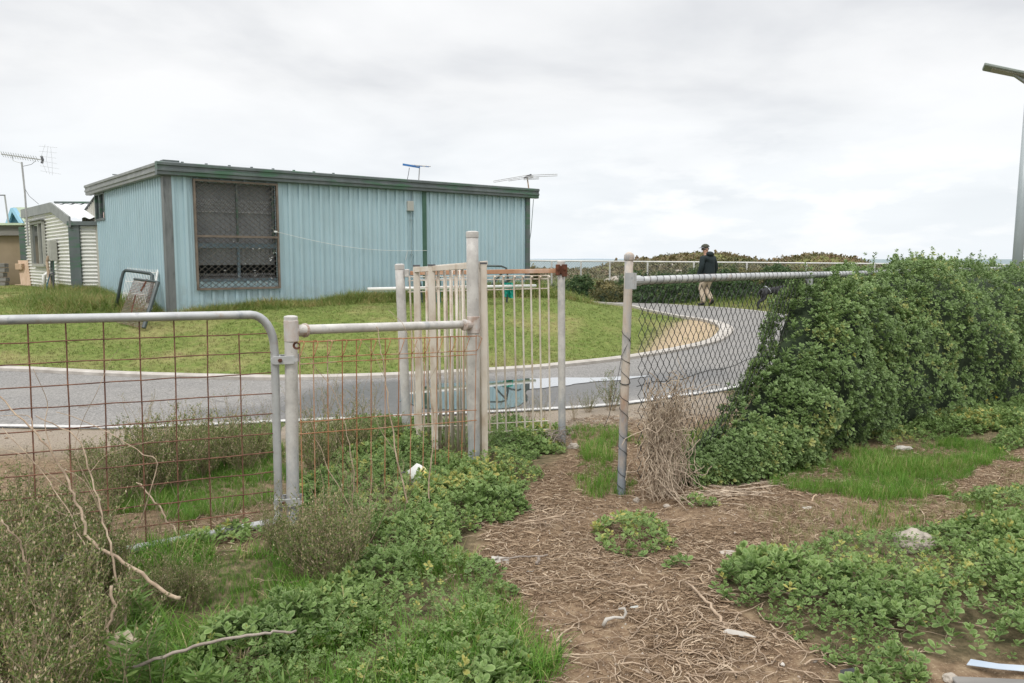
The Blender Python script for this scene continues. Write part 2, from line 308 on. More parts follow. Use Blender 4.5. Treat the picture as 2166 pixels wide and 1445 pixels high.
shrub_leaf = foliage('shrub_leaf', [(0, (0.025, 0.055, 0.02)), (0.5, (0.06, 0.11, 0.038)), (0.9, (0.11, 0.16, 0.06)), (1, (0.20, 0.20, 0.08))], transl=0.15)
olive_leaf = foliage('olive_leaf', [(0, (0.05, 0.065, 0.025)), (0.5, (0.12, 0.12, 0.045)), (0.85, (0.21, 0.18, 0.08)), (1, (0.34, 0.28, 0.12))], transl=0.15)
straw = foliage('straw', [(0, (0.09, 0.055, 0.03)), (0.4, (0.235, 0.16, 0.10)), (0.75, (0.43, 0.32, 0.215)), (1, (0.66, 0.54, 0.40))], transl=0.0, rough=0.9)

# ------------------------------------------------------------------ object helpers
def tag(o, label=None, cat=None, group=None, kind=None):
    if label: o['label'] = label
    if cat: o['category'] = cat
    if group: o['group'] = group
    if kind: o['kind'] = kind
    return o
def thing(name, loc, label, cat, group=None):
    o = bpy.data.objects.new(name, None); COL.objects.link(o); o.location = loc; o.empty_display_size = 0.2
    return tag(o, label, cat, group)
def link_mesh(name, me, mat, parent=None, smooth=False):
    if mat: me.materials.append(mat)
    o = bpy.data.objects.new(name, me); COL.objects.link(o)
    if smooth: me.polygons.foreach_set('use_smooth', np.ones(len(me.polygons), bool))
    if parent:
        me.transform(Matrix.Translation(-parent.location - (parent.parent.location if parent.parent else Vector((0, 0, 0))))); o.parent = parent
    me.update(); return o
class MB:
    def __init__(s): s.v = []; s.f = []
    def quad(s, a, b, c, d):
        n = len(s.v); s.v += [Vector(a), Vector(b), Vector(c), Vector(d)]; s.f.append((n, n+1, n+2, n+3)); return s
    def obox(s, c, ax, ay, az):
        """box: centre and three half-axis vectors"""
        c, ax, ay, az = map(Vector, (c, ax, ay, az)); n = len(s.v)
        for i in (-1, 1):
            for j in (-1, 1):
                for k in (-1, 1): s.v.append(c + ax*i + ay*j + az*k)
        s.f += [(n, n+1, n+3, n+2), (n+4, n+6, n+7, n+5), (n, n+4, n+5, n+1), (n+2, n+3, n+7, n+6), (n, n+2, n+6, n+4), (n+1, n+5, n+7, n+3)]; return s
    def beam(s, a, b, w, h, up=(0, 0, 1)):
        a, b = Vector(a), Vector(b); d = (b - a); u = Vector(up)
        if abs(d.normalized().dot(u)) > 0.97: u = Vector((0, 1, 0))
        x = d.cross(u).normalized(); y = x.cross(d).normalized()
        return s.obox((a + b) / 2, d / 2, x * w / 2, y * h / 2)
    def tube(s, pts, r, n=8, caps=True):
        pts = [Vector(p) for p in pts]; m = len(pts)
        rr = r if isinstance(r, (list, tuple)) else [r] * m
        base = len(s.v); prev = None
        for i, p in enumerate(pts):
            d = (pts[min(i+1, m-1)] - pts[max(i-1, 0)])
            if d.length < 1e-9: d = Vector((0, 0, 1))
            d.normalize()
            if prev is None:
                x = d.cross(Vector((0, 0, 1)) if abs(d.z) < 0.9 else Vector((1, 0, 0))).normalized()
            else:
                x = prev - d * prev.dot(d)
                x = x.normalized() if x.length > 1e-6 else d.orthogonal().normalized()
            prev = x; y = d.cross(x)
            for k in range(n):
                a = 2 * math.pi * k / n; s.v.append(p + (x * math.cos(a) + y * math.sin(a)) * rr[i])
        for i in range(m - 1):
            for k in range(n):
                a = base + i*n + k; b2 = base + i*n + (k+1) % n; s.f.append((a, b2, b2 + n, a + n))
        if caps and n > 2:
            s.f.append(tuple(base + k for k in range(n))[::-1]); s.f.append(tuple(base + (m-1)*n + k for k in range(n)))
        return s
    def build(s, name, mat, parent=None, smooth=False, bevel=0):
        me = bpy.data.meshes.new(name); me.from_pydata([tuple(v) for v in s.v], [], s.f)
        if bevel:
            bm = bmesh.new(); bm.from_mesh(me)
            bmesh.ops.bevel(bm, geom=list(bm.edges), offset=bevel, segments=1, affect='EDGES'); bm.to_mesh(me); bm.free()
        return link_mesh(name, me, mat, parent, smooth)
def npmesh(name, V, T, attrs, mat, parent=None, smooth=False):
    me = bpy.data.meshes.new(name); k = T.shape[1]
    me.vertices.add(len(V)); me.vertices.foreach_set('co', V.astype(np.float32).ravel())
    me.loops.add(len(T) * k); me.loops.foreach_set('vertex_index', T.astype(np.int32).ravel())
    me.polygons.add(len(T)); me.polygons.foreach_set('loop_start', np.arange(0, len(T) * k, k, dtype=np.int32))
    me.polygons.foreach_set('loop_total', np.full(len(T), k, dtype=np.int32))
    me.update(calc_edges=True); me.validate()
    for an, av in attrs.items():
        at_ = me.attributes.new(an, 'FLOAT', 'POINT'); at_.data.foreach_set('value', av.astype(np.float32))
    return link_mesh(name, me, mat, parent, smooth)
def basis(nrm, yaw):
    """(N,3,3) rotation whose z column is nrm, spun by yaw"""
    n = nrm / np.linalg.norm(nrm, axis=1, keepdims=True)
    ref = np.where(np.abs(n[:, 2:3]) > 0.95, np.array([[1., 0, 0]]), np.array([[0., 0, 1.]]))
    x = np.cross(ref, n); x /= np.linalg.norm(x, axis=1, keepdims=True); y = np.cross(n, x)
    c, s_ = np.cos(yaw)[:, None], np.sin(yaw)[:, None]
    return np.stack([x * c + y * s_, -x * s_ + y * c, n], axis=2)
def scatter(name, temps, pos, rot, scale, var, mat, parent=None):
    """merge many copies of small leaf/blade templates (V,T,edge,dvar) into one mesh"""
    Vs, Ts, Es, As = [], [], [], []; off = 0; pick = rng.integers(0, len(temps), len(pos))
    for k, (tv, tt, te, tdv) in enumerate(temps):
        idx = np.where(pick == k)[0]
        if len(idx) == 0: continue
        P = np.einsum('nij,vj->nvi', rot[idx], tv) * (scale[idx][:, None, None] if scale.ndim == 1 else scale[idx][:, None, :]) + pos[idx][:, None, :]
        nv = len(tv); T = tt[None] + (np.arange(len(idx)) * nv)[:, None, None] + off
        Vs.append(P.reshape(-1, 3)); Ts.append(T.reshape(-1, 3)); Es.append(np.tile(te, len(idx)))
        As.append(np.clip((var[idx][:, None] + tdv[None]).ravel(), 0, 1)); off += nv * len(idx)
    return npmesh(name, np.vstack(Vs), np.vstack(Ts), {'edge': np.concatenate(Es), 'var': np.concatenate(As)}, mat, parent)
# leaf / blade templates
def rotm(ax, a): return np.array(Matrix.Rotation(a, 3, ax))
LEAF_V = np.array([[0,0,0],[.16,.07,.02],[.16,-.07,.02],[.42,.24,.05],[.42,-.24,.05],[.74,.27,.05],[.74,-.27,.05],[.95,.13,.02],[.95,-.13,.02],[1,0,0],[.4,0,-.02],[.74,0,-.04]], float)
LEAF_T = np.array([[0,1,10],[0,10,2],[1,3,10],[2,10,4],[3,5,11],[3,11,10],[4,11,6],[4,10,11],[5,7,11],[6,11,8],[7,9,11],[8,11,9]])
LEAF_T = LEAF_T[:, ::-1]
LEAF_E = np.array([.3,1,1,1,1,1,1,1,1,1,0,0], float)
LEAF2_V = np.array([[0,0,0],[.4,.24,.06],[.4,-.24,.06],[.85,.2,.03],[.85,-.2,.03],[1,0,0],[.5,0,-.02]], float)
LEAF2_T = np.array([[0,6,1],[0,2,6],[1,6,3],[2,4,6],[3,6,5],[4,5,6]]); LEAF2_E = np.array([.3,1,1,1,1,1,0], float)
def sprig(r, full=True, n=8, L0=0.032):
    V0, T0, E0 = (LEAF_V, LEAF_T, LEAF_E) if full else (LEAF2_V, LEAF2_T, LEAF2_E)
    V, T, E, D = [], [], [], []
    for i in range(n):
        k = i // 2; yaw = (i % 2) * math.pi + k * math.pi / 2 + r.uniform(-.4, .4); el = [0.15, 0.5, 0.85, 1.15, 1.3][min(k, 4)] + r.uniform(-.2, .2)
        s_ = L0 * [1, .95, .75, .5, .4][min(k, 4)] * r.uniform(.8, 1.2); h = 0.006 + 0.008 * k
        m_ = rotm('Z', yaw) @ rotm('Y', -el) @ rotm('X', r.uniform(-.4, .4))
        P = (LEAF_V if full else LEAF2_V) * s_ * np.array([1, r.uniform(.9, 1.25), 1]); P = P @ m_.T; P[:, 2] += h
        T.append(T0 + len(V0) * i); V.append(P); E.append(E0); D.append(np.full(len(V0), r.uniform(-.12, .12) + 0.05 * k))
    return np.vstack(V), np.vstack(T), np.concatenate(E), np.concatenate(D)
SPRIGS = [sprig(rnd) for _ in range(6)]
SPRIGS2 = [sprig(rnd, False, 7, 0.040) for _ in range(6)]
def blade(r, L_=1.0, w=0.03, lean=0.5, yaw=0, base=(0, 0), seg=3):
    V = []; a = r.uniform(0, .25)
    x = z = 0
    for i in range(seg + 1):
        t_ = i / seg; ww = w * (1 - t_ ** 1.5) * .5
        V.append([base[0] + x, base[1] + ww, z]); V.append([base[0] + x, base[1] - ww, z])
        a += lean / seg * r.uniform(.6, 1.4); x += math.sin(a) * L_ / seg; z += math.cos(a) * L_ / seg
    V = np.array(V[:-1]); V = V @ rotm('Z', yaw).T
    T = []
    for i in range(seg - 1): T += [[2*i, 2*i+1, 2*i+2], [2*i+1, 2*i+3, 2*i+2]]
    T.append([2*seg-2, 2*seg-1, 2*seg]); return V, np.array(T)
def tuft(r, n=9, L_=1.0, w=0.03, lean=.7, spread=.12, seg=3):
    V, T, D = [], [], []; o = 0
    for i in range(n):
        v, t_ = blade(r, L_ * r.uniform(.55, 1.1), w * r.uniform(.7, 1.2), lean * r.uniform(.3, 1.5), r.uniform(0, 6.28), seg=seg)
        v[:, 0] += r.gauss(0, spread); v[:, 1] += r.gauss(0, spread)
        V.append(v); T.append(t_ + o); o += len(v); D.append(np.full(len(v), r.uniform(-.25, .25)))
    V = np.vstack(V); return V, np.vstack(T), np.zeros(len(V)), np.concatenate(D)
TUFTS = [tuft(rnd) for _ in range(6)]
TUFT_S = [tuft(rnd, 5, 1.0, 0.16, .9, .5, 2) for _ in range(5)]
TUFT_L = [tuft(rnd, 10, 1.0, 0.025, 1.6, .12, 4) for _ in range(6)]
def clump(r, n=7, s_=1.0):
    V, T, D = [], [], []
    for i in range(n):
        P = LEAF2_V * s_ * r.uniform(.5, 1.1) * np.array([1, 1.2, 1]); P[:, 0] -= .3 * s_
        m_ = rotm('Z', r.uniform(0, 6.28)) @ rotm('Y', r.uniform(-1.3, .3)) @ rotm('X', r.uniform(-1, 1))
        P = P @ m_.T + np.array([r.gauss(0, .5), r.gauss(0, .5), r.gauss(0, .4)]) * s_
        V.append(P); T.append(LEAF2_T + 7 * i); D.append(np.full(7, r.uniform(-.2, .2)))
    V = np.vstack(V); return V, np.vstack(T), np.zeros(len(V)), np.concatenate(D)
CLUMPS = [clump(rnd) for _ in range(6)]
def inpoly(poly, n, ragged=0.0, seed=1.0, sc=2.0):
    lo, hi = poly.min(0) - ragged, poly.max(0) + ragged
    P = rng.uniform(lo, hi, (n, 2)); d, i = polydist(P, poly); sd = np.where(i, d, -d)
    if ragged: sd = sd + ragged * (vnoise(P, sc, seed) + .6 * vnoise(P, sc * 3.3, seed + 5)) * 1.6
    return P[sd > 0], sd[sd > 0]
def up(n, tilt=.3):
    v = rng.normal(0, tilt, (n, 3)); v[:, 2] = 1; return v

# ------------------------------------------------------------------ regions of the near ground (plan polygons)
PATH = PG([(1030,1100),(1110,1030),(1200,960),(1190,890),(1320,870),(1560,850),(1700,940),(2166,950),(2400,1000),(2400,1100),(2166,1120),(1800,1130),(1560,1180),(1490,1240),(1600,1290),(1700,1340),(1790,1400),(1790,1700),(1080,1700),(1110,1380),(1070,1270),(1000,1180)])
LC1 = PG([(640,1120),(660,1000),(700,930),(880,905),(1060,895),(1180,915),(1195,950),(1120,985),(1115,1085),(1010,1110),(985,1160),(1050,1210),(1085,1260),(1075,1320),(1110,1400),(1110,1750),(380,1750),(420,1400),(640,1250),(800,1180)])
LC2 = PG([(1490,1250),(1560,1190),(1700,1165),(1850,1120),(2000,1120),(2166,1130),(2450,1150),(2450,1400),(2166,1385),(1990,1395),(1900,1500),(1850,1750),(1790,1750),(1800,1400),(1720,1335),(1600,1280)])
LC3 = [PG([(1700,965),(1950,890),(2166,850),(2350,850),(2350,905),(2050,925),(1850,955),(1700,995)]), PG([(380,1150),(470,1135),(580,1118),(590,1140),(470,1160),(390,1172)]), PG([(1240,1130),(1300,1100),(1380,1120),(1420,1160),(1370,1185),(1270,1175)]), PG([(1415,1050),(1480,1045),(1545,1075),(1520,1090),(1440,1072)]), PG([(1395,1190),(1440,1180),(1490,1205),(1450,1225),(1400,1215)]),
       PG([(2020,1060),(2080,1040),(2250,1050),(2300,1110),(2150,1115)]), PG([(1060,1010),(1110,1010),(1130,1060),(1080,1100),(1040,1080)]), PG([(2050,880),(2150,850),(2300,870),(2350,960),(2120,950)])]
GR = [(PG([(-200,1120),(250,1120),(330,1250),(300,1700),(-300,1700)]), .7), (PG([(1640,1040),(1660,1005),(1850,965),(2080,925),(2120,950),(2030,1020),(1990,1062),(1900,1065),(1800,1050)]), 1.9),
      (PG([(2010,1080),(2050,1050),(2110,1060),(2120,1110),(2030,1115)]), 1.6), (PG([(1870,1060),(1990,1065),(1960,1100),(1880,1085)]), .5),
      (PG([(1205,905),(1320,905),(1318,1040),(1250,1050),(1215,1000)]), 1.0), (PG([(1330,930),(1460,900),(1560,880),(1620,900),(1500,960),(1380,985)]), .6),
      (PG([(180,1000),(400,930),(585,900),(590,1060),(420,1100),(250,1100)]), 2.2), (PG([(330,1190),(560,1180),(700,1230),(820,1350),(840,1445),(500,1700),(280,1700),(260,1400)]), 1.3),
      (PG([(280,1150),(560,1160),(600,1200),(640,1260),(420,1290),(280,1260)]), .9),
      (PG([(850,1180),(960,1170),(1090,1260),(1110,1400),(1140,1700),(940,1700),(900,1400)]), .8), (PG([(1730,1170),(1830,1140),(1890,1200),(1800,1240)]), .5),
      (PG([(640,880),(900,870),(900,960),(640,980)]), .4), (PG([(1560,1190),(1700,1150),(1950,1110),(2166,1120),(2166,1090),(1900,1075),(1650,1130)]), .28)]
LAWN_SAND = PG([(1350,756),(1385,730),(1430,702),(1460,684),(1500,688),(1530,700),(1520,722),(1440,745),(1340,764)])

# ------------------------------------------------------------------ the ground sheet
def axis(segs):
    o = [segs[0][0]]
    for a, b_, st in segs:
        n = max(1, int(round((b_ - a) / st))); o += list(a + (b_ - a) * (np.arange(1, n + 1) / n))
    return np.array(o)
gx = axis([(-3000, -400, 650), (-400, -60, 40), (-60, -20, 2.5), (-20, -6, .4), (-6, 6.5, .085), (6.5, 24, .3), (24, 60, 2.5), (60, 400, 40), (400, 3000, 650)])
gy = axis([(-60, -4, 8), (-4, 1, .6), (1, 2, .2), (2, 11, .085), (11, 30, .22), (30, 60, .6), (60, 84, 2), (84, 120, 12)])
X, Y = np.meshgrid(gx, gy, indexing='ij'); P = np.stack([X.ravel(), Y.ravel()], 1)
Z, DI, DO = height(P); ZG, DIG, DOG = (q.reshape(len(gx), len(gy)).copy() for q in (Z, DI, DO)); height_exact = height
def height(P, detail=True):
    """same surface, read back from the ground grid"""
    P = np.atleast_2d(np.asarray(P, float)); i = np.clip(np.searchsorted(gx, P[:, 0]) - 1, 0, len(gx) - 2); j = np.clip(np.searchsorted(gy, P[:, 1]) - 1, 0, len(gy) - 2)
    u = np.clip((P[:, 0] - gx[i]) / (gx[i+1] - gx[i]), 0, 1); v = np.clip((P[:, 1] - gy[j]) / (gy[j+1] - gy[j]), 0, 1)
    return tuple(A[i, j] * (1-u) * (1-v) + A[i+1, j] * u * (1-v) + A[i, j+1] * (1-u) * v + A[i+1, j+1] * u * v for A in (ZG, DIG, DOG))
# the road bed is cut a little into the sheet so that the road surface lies over it
onroad = (DI < -0.02) & (DO < -0.02)
Z = Z - np.where(onroad, 0.03 * np.clip(np.minimum(-DI, -DO) / 0.2, 0, 1), 0)
nx, ny = len(gx), len(gy)
ii, jj = np.meshgrid(np.arange(nx - 1), np.arange(ny - 1), indexing='ij'); a0 = (ii * ny + jj).ravel()
T = np.stack([a0, a0 + ny, a0 + ny + 1, a0 + 1], 1)
def soft(poly, w):
    d, i = polydist(P, poly); return ss(-w, w, np.where(i, d, -d))
nearm = (P[:, 1] < 12) & (np.abs(P[:, 0]) < 12)
lawn = ss(-.02, .12, DI) * (1 - soft(LAWN_SAND, .35)); mulch = np.maximum(np.maximum(soft(PATH, .12), soft(PG([(1780,1390),(2166,1385),(2600,1400),(2600,1900),(1600,1900)]), .1)), .75 * soft(PG([(-900,1900),(-500,960),(600,960),(640,1130),(330,1200),(250,1900)]), .3))
sand = ss(-.02, .1, DI) * soft(LAWN_SAND, .35)
verge = ss(0, .06, DO) * (1 - ss(.5, 1.3, DO)) * (P[:, 1] < 12) * (P[:, 0] < 2.5)
bank = ss(0, .2, DO) * ss(15, 20, P[:, 1])
m, t, b = newmat('ground')
def att(n):
    a = t.nodes.new('ShaderNodeAttribute'); a.attribute_name = n; return a.outputs['Fac']
nA = tnoise(t, 1.4, 6, .6); nB = tnoise(t, 14, 5, .65); nC = tnoise(t, 90, 3, .7)
dirt = ramp(t, nB, [(.3, (0.10, 0.066, 0.04)), (.5, (0.195, 0.132, 0.082)), (.7, (0.30, 0.215, 0.145))])
dirt = mixc(t, ramp(t, nA, [(.5, (0, 0, 0)), (.68, (.6,) * 3)]), dirt, (0.10, 0.065, 0.042))
dirt = mixc(t, ramp(t, nC, [(.58, (0, 0, 0)), (.66, (.7,) * 3)]), dirt, (0.46, 0.36, 0.25))
weedy = ramp(t, nB, [(.3, (0.05, 0.05, 0.025)), (.5, (0.13, 0.105, 0.06)), (.7, (0.25, 0.19, 0.12))])
col = mixc(t, att('mulch'), weedy, dirt)
vg = ramp(t, nC, [(.3, (0.16, 0.135, 0.11)), (.6, (0.34, 0.285, 0.225)), (.75, (0.50, 0.44, 0.37))])
col = mixc(t, att('verge'), col, vg)
bk = ramp(t, tnoise(t, 3, 6), [(.3, (0.10, 0.12, 0.04)), (.55, (0.17, 0.18, 0.06)), (.75, (0.26, 0.20, 0.11))])
col = mixc(t, att('bank'), col, bk)
lw = ramp(t, nB, [(.3, (0.10, 0.14, 0.03)), (.55, (0.155, 0.195, 0.05)), (.75, (0.25, 0.24, 0.09))])
lw = mixc(t, ramp(t, tnoise(t, .55, 5, .6), [(.5, (0, 0, 0)), (.68, (.75,) * 3)]), lw, (0.31, 0.27, 0.12))
lw = mixc(t, ramp(t, tnoise(t, 5, 4, .6), [(.55, (0, 0, 0)), (.72, (.6,) * 3)]), lw, (0.10, 0.19, 0.03))
col = mixc(t, M('MULTIPLY_ADD', M('SUBTRACT', nB, .5, nt=t), .5, nt=t, c=att('lawn'), clamp=True), col, lw)
col = mixc(t, att('sand'), col, ramp(t, nB, [(.3, (0.32, 0.24, 0.15)), (.7, (0.48, 0.38, 0.26))]))
L2 = t.links.new
L2(col, b.inputs['Base Color']); b.inputs['Roughness'].default_value = .97; b.inputs['Specular IOR Level'].default_value = .15
bump(t, b, M('ADD', nB, M('MULTIPLY', nC, .5, nt=t), nt=t), .7, .02)
g = npmesh('ground', np.column_stack([P, Z]), T, dict(lawn=lawn, mulch=mulch, sand=sand, verge=verge, bank=bank), m, smooth=True); tag(g, kind='structure')

# ------------------------------------------------------------------ sea and far shore
m, t, b = newmat('sea_water'); b.inputs['Base Color'].default_value = (0.10, 0.17, 0.18, 1); b.inputs['Roughness'].default_value = .35
bump(t, b, tnoise(t, .3, 6, .6, stretch=(.4, 1, 1)), .6, .6)
mb = MB(); mb.quad((-16000, 50, -3), (16000, 50, -3), (16000, 16000, -3), (-16000, 16000, -3)); tag(mb.build('sea', m), kind='structure')
shore_haze_m = surf('shore_haze_m', [(.3, (0.30, 0.36, 0.42)), (.7, (0.38, 0.44, 0.49))], .002, .9)  # bluish distance haze is put into the shore's colour
mb = MB(); pts = []
for i in range(121):
    x = -6000 + i * 100; h_ = 6 + 16 * abs(noise.noise((i * .21, 3, 1))) + 12 * max(0, noise.noise((i * .9, 9, 1))); h_ *= max(0, 1 - abs(x - 500) / 3300) ** .5
    pts.append((x, h_ - 3))
for (x0, h0), (x1, h1) in zip(pts, pts[1:]):
    mb.quad((x0, 9000, -3.5), (x1, 9000, -3.5), (x1, 9060, h1), (x0, 9060, h0)); mb.quad((x0, 9060, h0), (x1, 9060, h1), (x1, 9400, -3.5), (x0, 9400, -3.5))
tag(mb.build('distant_shore', shore_haze_m), kind='structure')

# ------------------------------------------------------------------ road, kerb, painted line, puddle
NR = len(IN); NC = 14
rp = np.array([[IN[i] * (1 - k / NC) + OU[i] * (k / NC) for k in range(NC + 1)] for i in range(NR)]).reshape(-1, 2)
fine = []
for i in range(NR - 1):
    for q in range(3):
        fine.append([(IN[i] * (1 - q / 3) + IN[i + 1] * (q / 3)), (OU[i] * (1 - q / 3) + OU[i + 1] * (q / 3))])
fine.append([IN[-1], OU[-1]]); fine = np.array(fine); NR = len(fine)
rp = np.array([[f[0] * (1 - k / NC) + f[1] * (k / NC) for k in range(NC + 1)] for f in fine]).reshape(-1, 2)
rz = zbase(rp[:, 1]) + .006
a0 = (np.arange(NR - 1)[:, None] * (NC + 1) + np.arange(NC)[None]).ravel()
T = np.stack([a0, a0 + 1, a0 + NC + 2, a0 + NC + 1], 1)
PUD = PG([(850,850),(890,822),(960,812),(1050,808),(1115,803),(1180,801),(1260,801),(1330,798),(1370,797),(1340,802),(1280,808),(1210,815),(1150,822),(1116,828),(1110,856),(1060,866),(960,868),(890,864)])
PW = PG([(1020,880),(1100,815),(1190,808),(1330,796),(1470,786),(1540,782),(1540,795),(1440,812),(1330,832),(1200,856),(1060,880)])
PD = PG([(400,870),(520,862),(640,858),(660,880),(520,885),(410,884)])
PL = PG([(560,870),(640,825),(760,808),(1000,800),(1110,800),(1150,860),(1000,888),(760,893),(620,893)])
def softp(Q, poly, w):
    d, i = polydist(Q, poly); return ss(-w, w, np.where(i, d, -d))
wet = np.maximum(np.maximum(softp(rp, PW, .35), softp(rp, PL, .3)), .8 * softp(rp, PD, .2))
m, t, b = newmat('asphalt')
nC = tnoise(t, 55, 5, .8); nA = tnoise(t, .7, 6, .6)
c = ramp(t, nC, [(.36, (0.09, 0.086, 0.08)), (.5, (0.20, 0.192, 0.182)), (.64, (0.36, 0.345, 0.325))])
c = mixc(t, ramp(t, nA, [(.45, (0, 0, 0)), (.7, (.5,) * 3)]), c, (0.26, 0.245, 0.225))
vor = t.nodes.new('ShaderNodeTexVoronoi'); vor.feature = 'DISTANCE_TO_EDGE'; vor.inputs['Scale'].default_value = .55
tcn = t.nodes.new('ShaderNodeTexCoord'); wn = t.nodes.new('ShaderNodeTexNoise'); wn.inputs['Scale'].default_value = 2.5; wn.inputs['Detail'].default_value = 5
t.links.new(tcn.outputs['Object'], wn.inputs['Vector']); vm = t.nodes.new('ShaderNodeVectorMath'); vm.operation = 'ADD'; vs = t.nodes.new('ShaderNodeVectorMath'); vs.operation = 'SCALE'; vs.inputs['Scale'].default_value = .5
t.links.new(wn.outputs['Color'], vs.inputs[0]); t.links.new(tcn.outputs['Object'], vm.inputs[0]); t.links.new(vs.outputs[0], vm.inputs[1]); t.links.new(vm.outputs[0], vor.inputs['Vector'])
crack = ramp(t, vor.outputs['Distance'], [(0.0, (.55,) * 3), (.006, (0, 0, 0))]); c = mixc(t, crack, c, (0.06, 0.055, 0.05))
aw = t.nodes.new('ShaderNodeAttribute'); aw.attribute_name = 'wet'
wf = M('MULTIPLY_ADD', M('SUBTRACT', tnoise(t, 1.8, 5, .6), .5, nt=t), .9, nt=t, c=aw.outputs['Fac'], clamp=True)
c = mixc(t, M('MULTIPLY', wf, .72, nt=t), c, (0.05, 0.05, 0.05))
t.links.new(c, b.inputs['Base Color']); t.links.new(M('SUBTRACT', .93, M('MULTIPLY', wf, .5, nt=t), nt=t), b.inputs['Roughness'])
bump(t, b, nC, .35, .004)
V = np.column_stack([rp, rz])
tag(npmesh('road', V, T, dict(wet=wet), m, smooth=True), kind='structure')
concrete = surf('concrete', [(.3, (0.33, 0.30, 0.265)), (.6, (0.45, 0.42, 0.38)), (.8, (0.54, 0.51, 0.47))], 5, .9, 0, None, .3, 80)
line_paint = surf('line_paint', [(.3, (0.34, 0.33, 0.31)), (.5, (0.52, 0.51, 0.49)), (.8, (0.62, 0.61, 0.59))], 9, .7, second=[((0.25, 0.24, 0.23), 45, .62, .72, None)])
def offs(poly, d):
    o = []
    for i in range(len(poly)):
        tv = poly[min(i + 1, len(poly) - 1)] - poly[max(i - 1, 0)]; tv = tv / np.linalg.norm(tv); o.append(poly[i] + d * np.array([-tv[1], tv[0]]))
    return np.array(o)
# kerb along the lawn: flush white edging on the left, wide raised concrete round the tip
A = fine[:, 0]; sgn = 1 if polydist(offs(A, .05)[60:61], ISL)[1][0] else -1
wd = np.array([0.11 + 0.16 * math.exp(-(np.linalg.norm(p - Gn(1535, 705)) / 2.6) ** 2) for p in A])
nrm = offs(A, sgn * 1.0) - A; mb = MB(); prof = [(-.02, -.03), (-.02, .045), (0.02, .062), (1.0, .062), (1.02, -.05)]
for i, p in enumerate(A):
    zz = float(zbase(p[1]))
    for (o, h_) in prof:
        q = p + nrm[i] * (o * wd[i] if o > 0.5 else o + 0.0); mb.v.append(Vector((q[0], q[1], zz + h_)))
for i in range(len(A) - 1):
    for k in range(4):
        a = i * 5 + k; mb.f.append((a, a + 1, a + 6, a + 5))
tag(mb.build('kerb', concrete), kind='structure')
B = fine[:, 1]; sg2 = 1 if not polydist(offs(B, .05)[60:61], OUT)[1][0] else -1
i0, i1 = offs(B, -sg2 * .02), offs(B, -sg2 * .12); mb = MB()
for i in range(len(B) - 1):
    q = [i0[i], i0[i + 1], i1[i + 1], i1[i]]; mb.quad(*[(p[0], p[1], float(zbase(p[1])) + .011) for p in q])
tag(mb.build('edge_line', line_paint), kind='structure')
# puddle: a thin sheet of standing water with an uneven outline
pc = crom(list(PUD) + [PUD[0]], 10)[:-1]
pn = np.array([p * (1) + .06 * np.array([noise.noise((p[0] * 4, p[1] * 4, 1)), noise.noise((p[0] * 4, p[1] * 4, 7))]) for p in pc])
m, t, b = newmat('puddle_water'); b.inputs['Base Color'].default_value = (0.035, 0.04, 0.04, 1); b.inputs['Roughness'].default_value = .03; b.inputs['IOR'].default_value = 1.9
b.inputs['Alpha'].default_value = .93
gl_ = t.nodes.new('ShaderNodeBsdfGlossy'); gl_.inputs['Roughness'].default_value = .02; gl_.inputs['Color'].default_value = (.93, .94, .95, 1); lw_ = t.nodes.new('ShaderNodeLayerWeight'); lw_.inputs['Blend'].default_value = .35; mm_ = t.nodes.new('ShaderNodeMixShader'); t.links.new(M('MULTIPLY_ADD', lw_.outputs['Facing'], .75, nt=t, c=.15, clamp=True), mm_.inputs[0]); t.links.new(b.outputs[0], mm_.inputs[1]); t.links.new(gl_.outputs[0], mm_.inputs[2]); t.links.new(mm_.outputs[0], t.nodes['Material Output'].inputs[0])
me = bpy.data.meshes.new('puddle'); bm = bmesh.new(); vs_ = [bm.verts.new((p[0], p[1], .0135 + float(zbase(p[1])))) for p in pn]; fc = bm.faces.new(vs_)
bmesh.ops.triangulate(bm, faces=[fc]); bmesh.ops.recalc_face_normals(bm, faces=bm.faces); bm.to_mesh(me); bm.free()
if me.polygons[0].normal.z < 0: me.flip_normals()
tag(link_mesh('puddle', me, m), kind='structure')

# ------------------------------------------------------------------ the blue shed
A0 = at(361, 655, 14.3); A0.z = .60
U = Vector((.776, .631, 0)); Nn = Vector((.631, -.776, 0)); Bk = -Nn; Zv = Vector((0, 0, 1))
LF, LB = 8.42, 5.3; ZT = 3.12; ZB = .35
def solve_s(px):   # distance along the front wall seen at that column
    k = (px - CX) / F * 1.0
    return (k * A0.y - A0.x) / (U.x - k * U.y)
def wp(s, o, z): return A0 + U * s + Nn * o + Zv * (z - A0.z)
def wl(s, o, z): return A0 + Bk * s - U * o + Zv * (z - A0.z)
def sheet(fn, s0, s1, z0, z1, prof, pitch, mb, phase=0.0):
    """profiled vertical sheet: prof = [(fraction of pitch, offset)]"""
    pts = []; k = math.floor((s0 - phase) / pitch) - 1
    while True:
        base = phase + k * pitch
        if base > s1: break
        for f, o in prof:
            s_ = base + f * pitch
            if s0 < s_ < s1: pts.append((s_, o))
        k += 1
    pts = [(s0, pts[0][1])] + pts + [(s1, pts[-1][1])]
    for (a, oa), (b_, ob) in zip(pts, pts[1:]): mb.quad(fn(a, oa, z0), fn(b_, ob, z0), fn(b_, ob, z1), fn(a, oa, z1))
TRIM = [(0, 0), (.17, 0), (.20, .034), (.43, .034), (.46, 0), (.70, 0), (.72, .007), (.76, .007), (.78, 0)]
CORR = [(i / 8, .011 * (1 - math.cos(2 * math.pi * i / 8))) for i in range(8)]
shed = thing('shed', (A0.x, A0.y, ZB), 'pale blue steel clad shed with dark green gutter and big meshed window, on the lawn', 'shed')
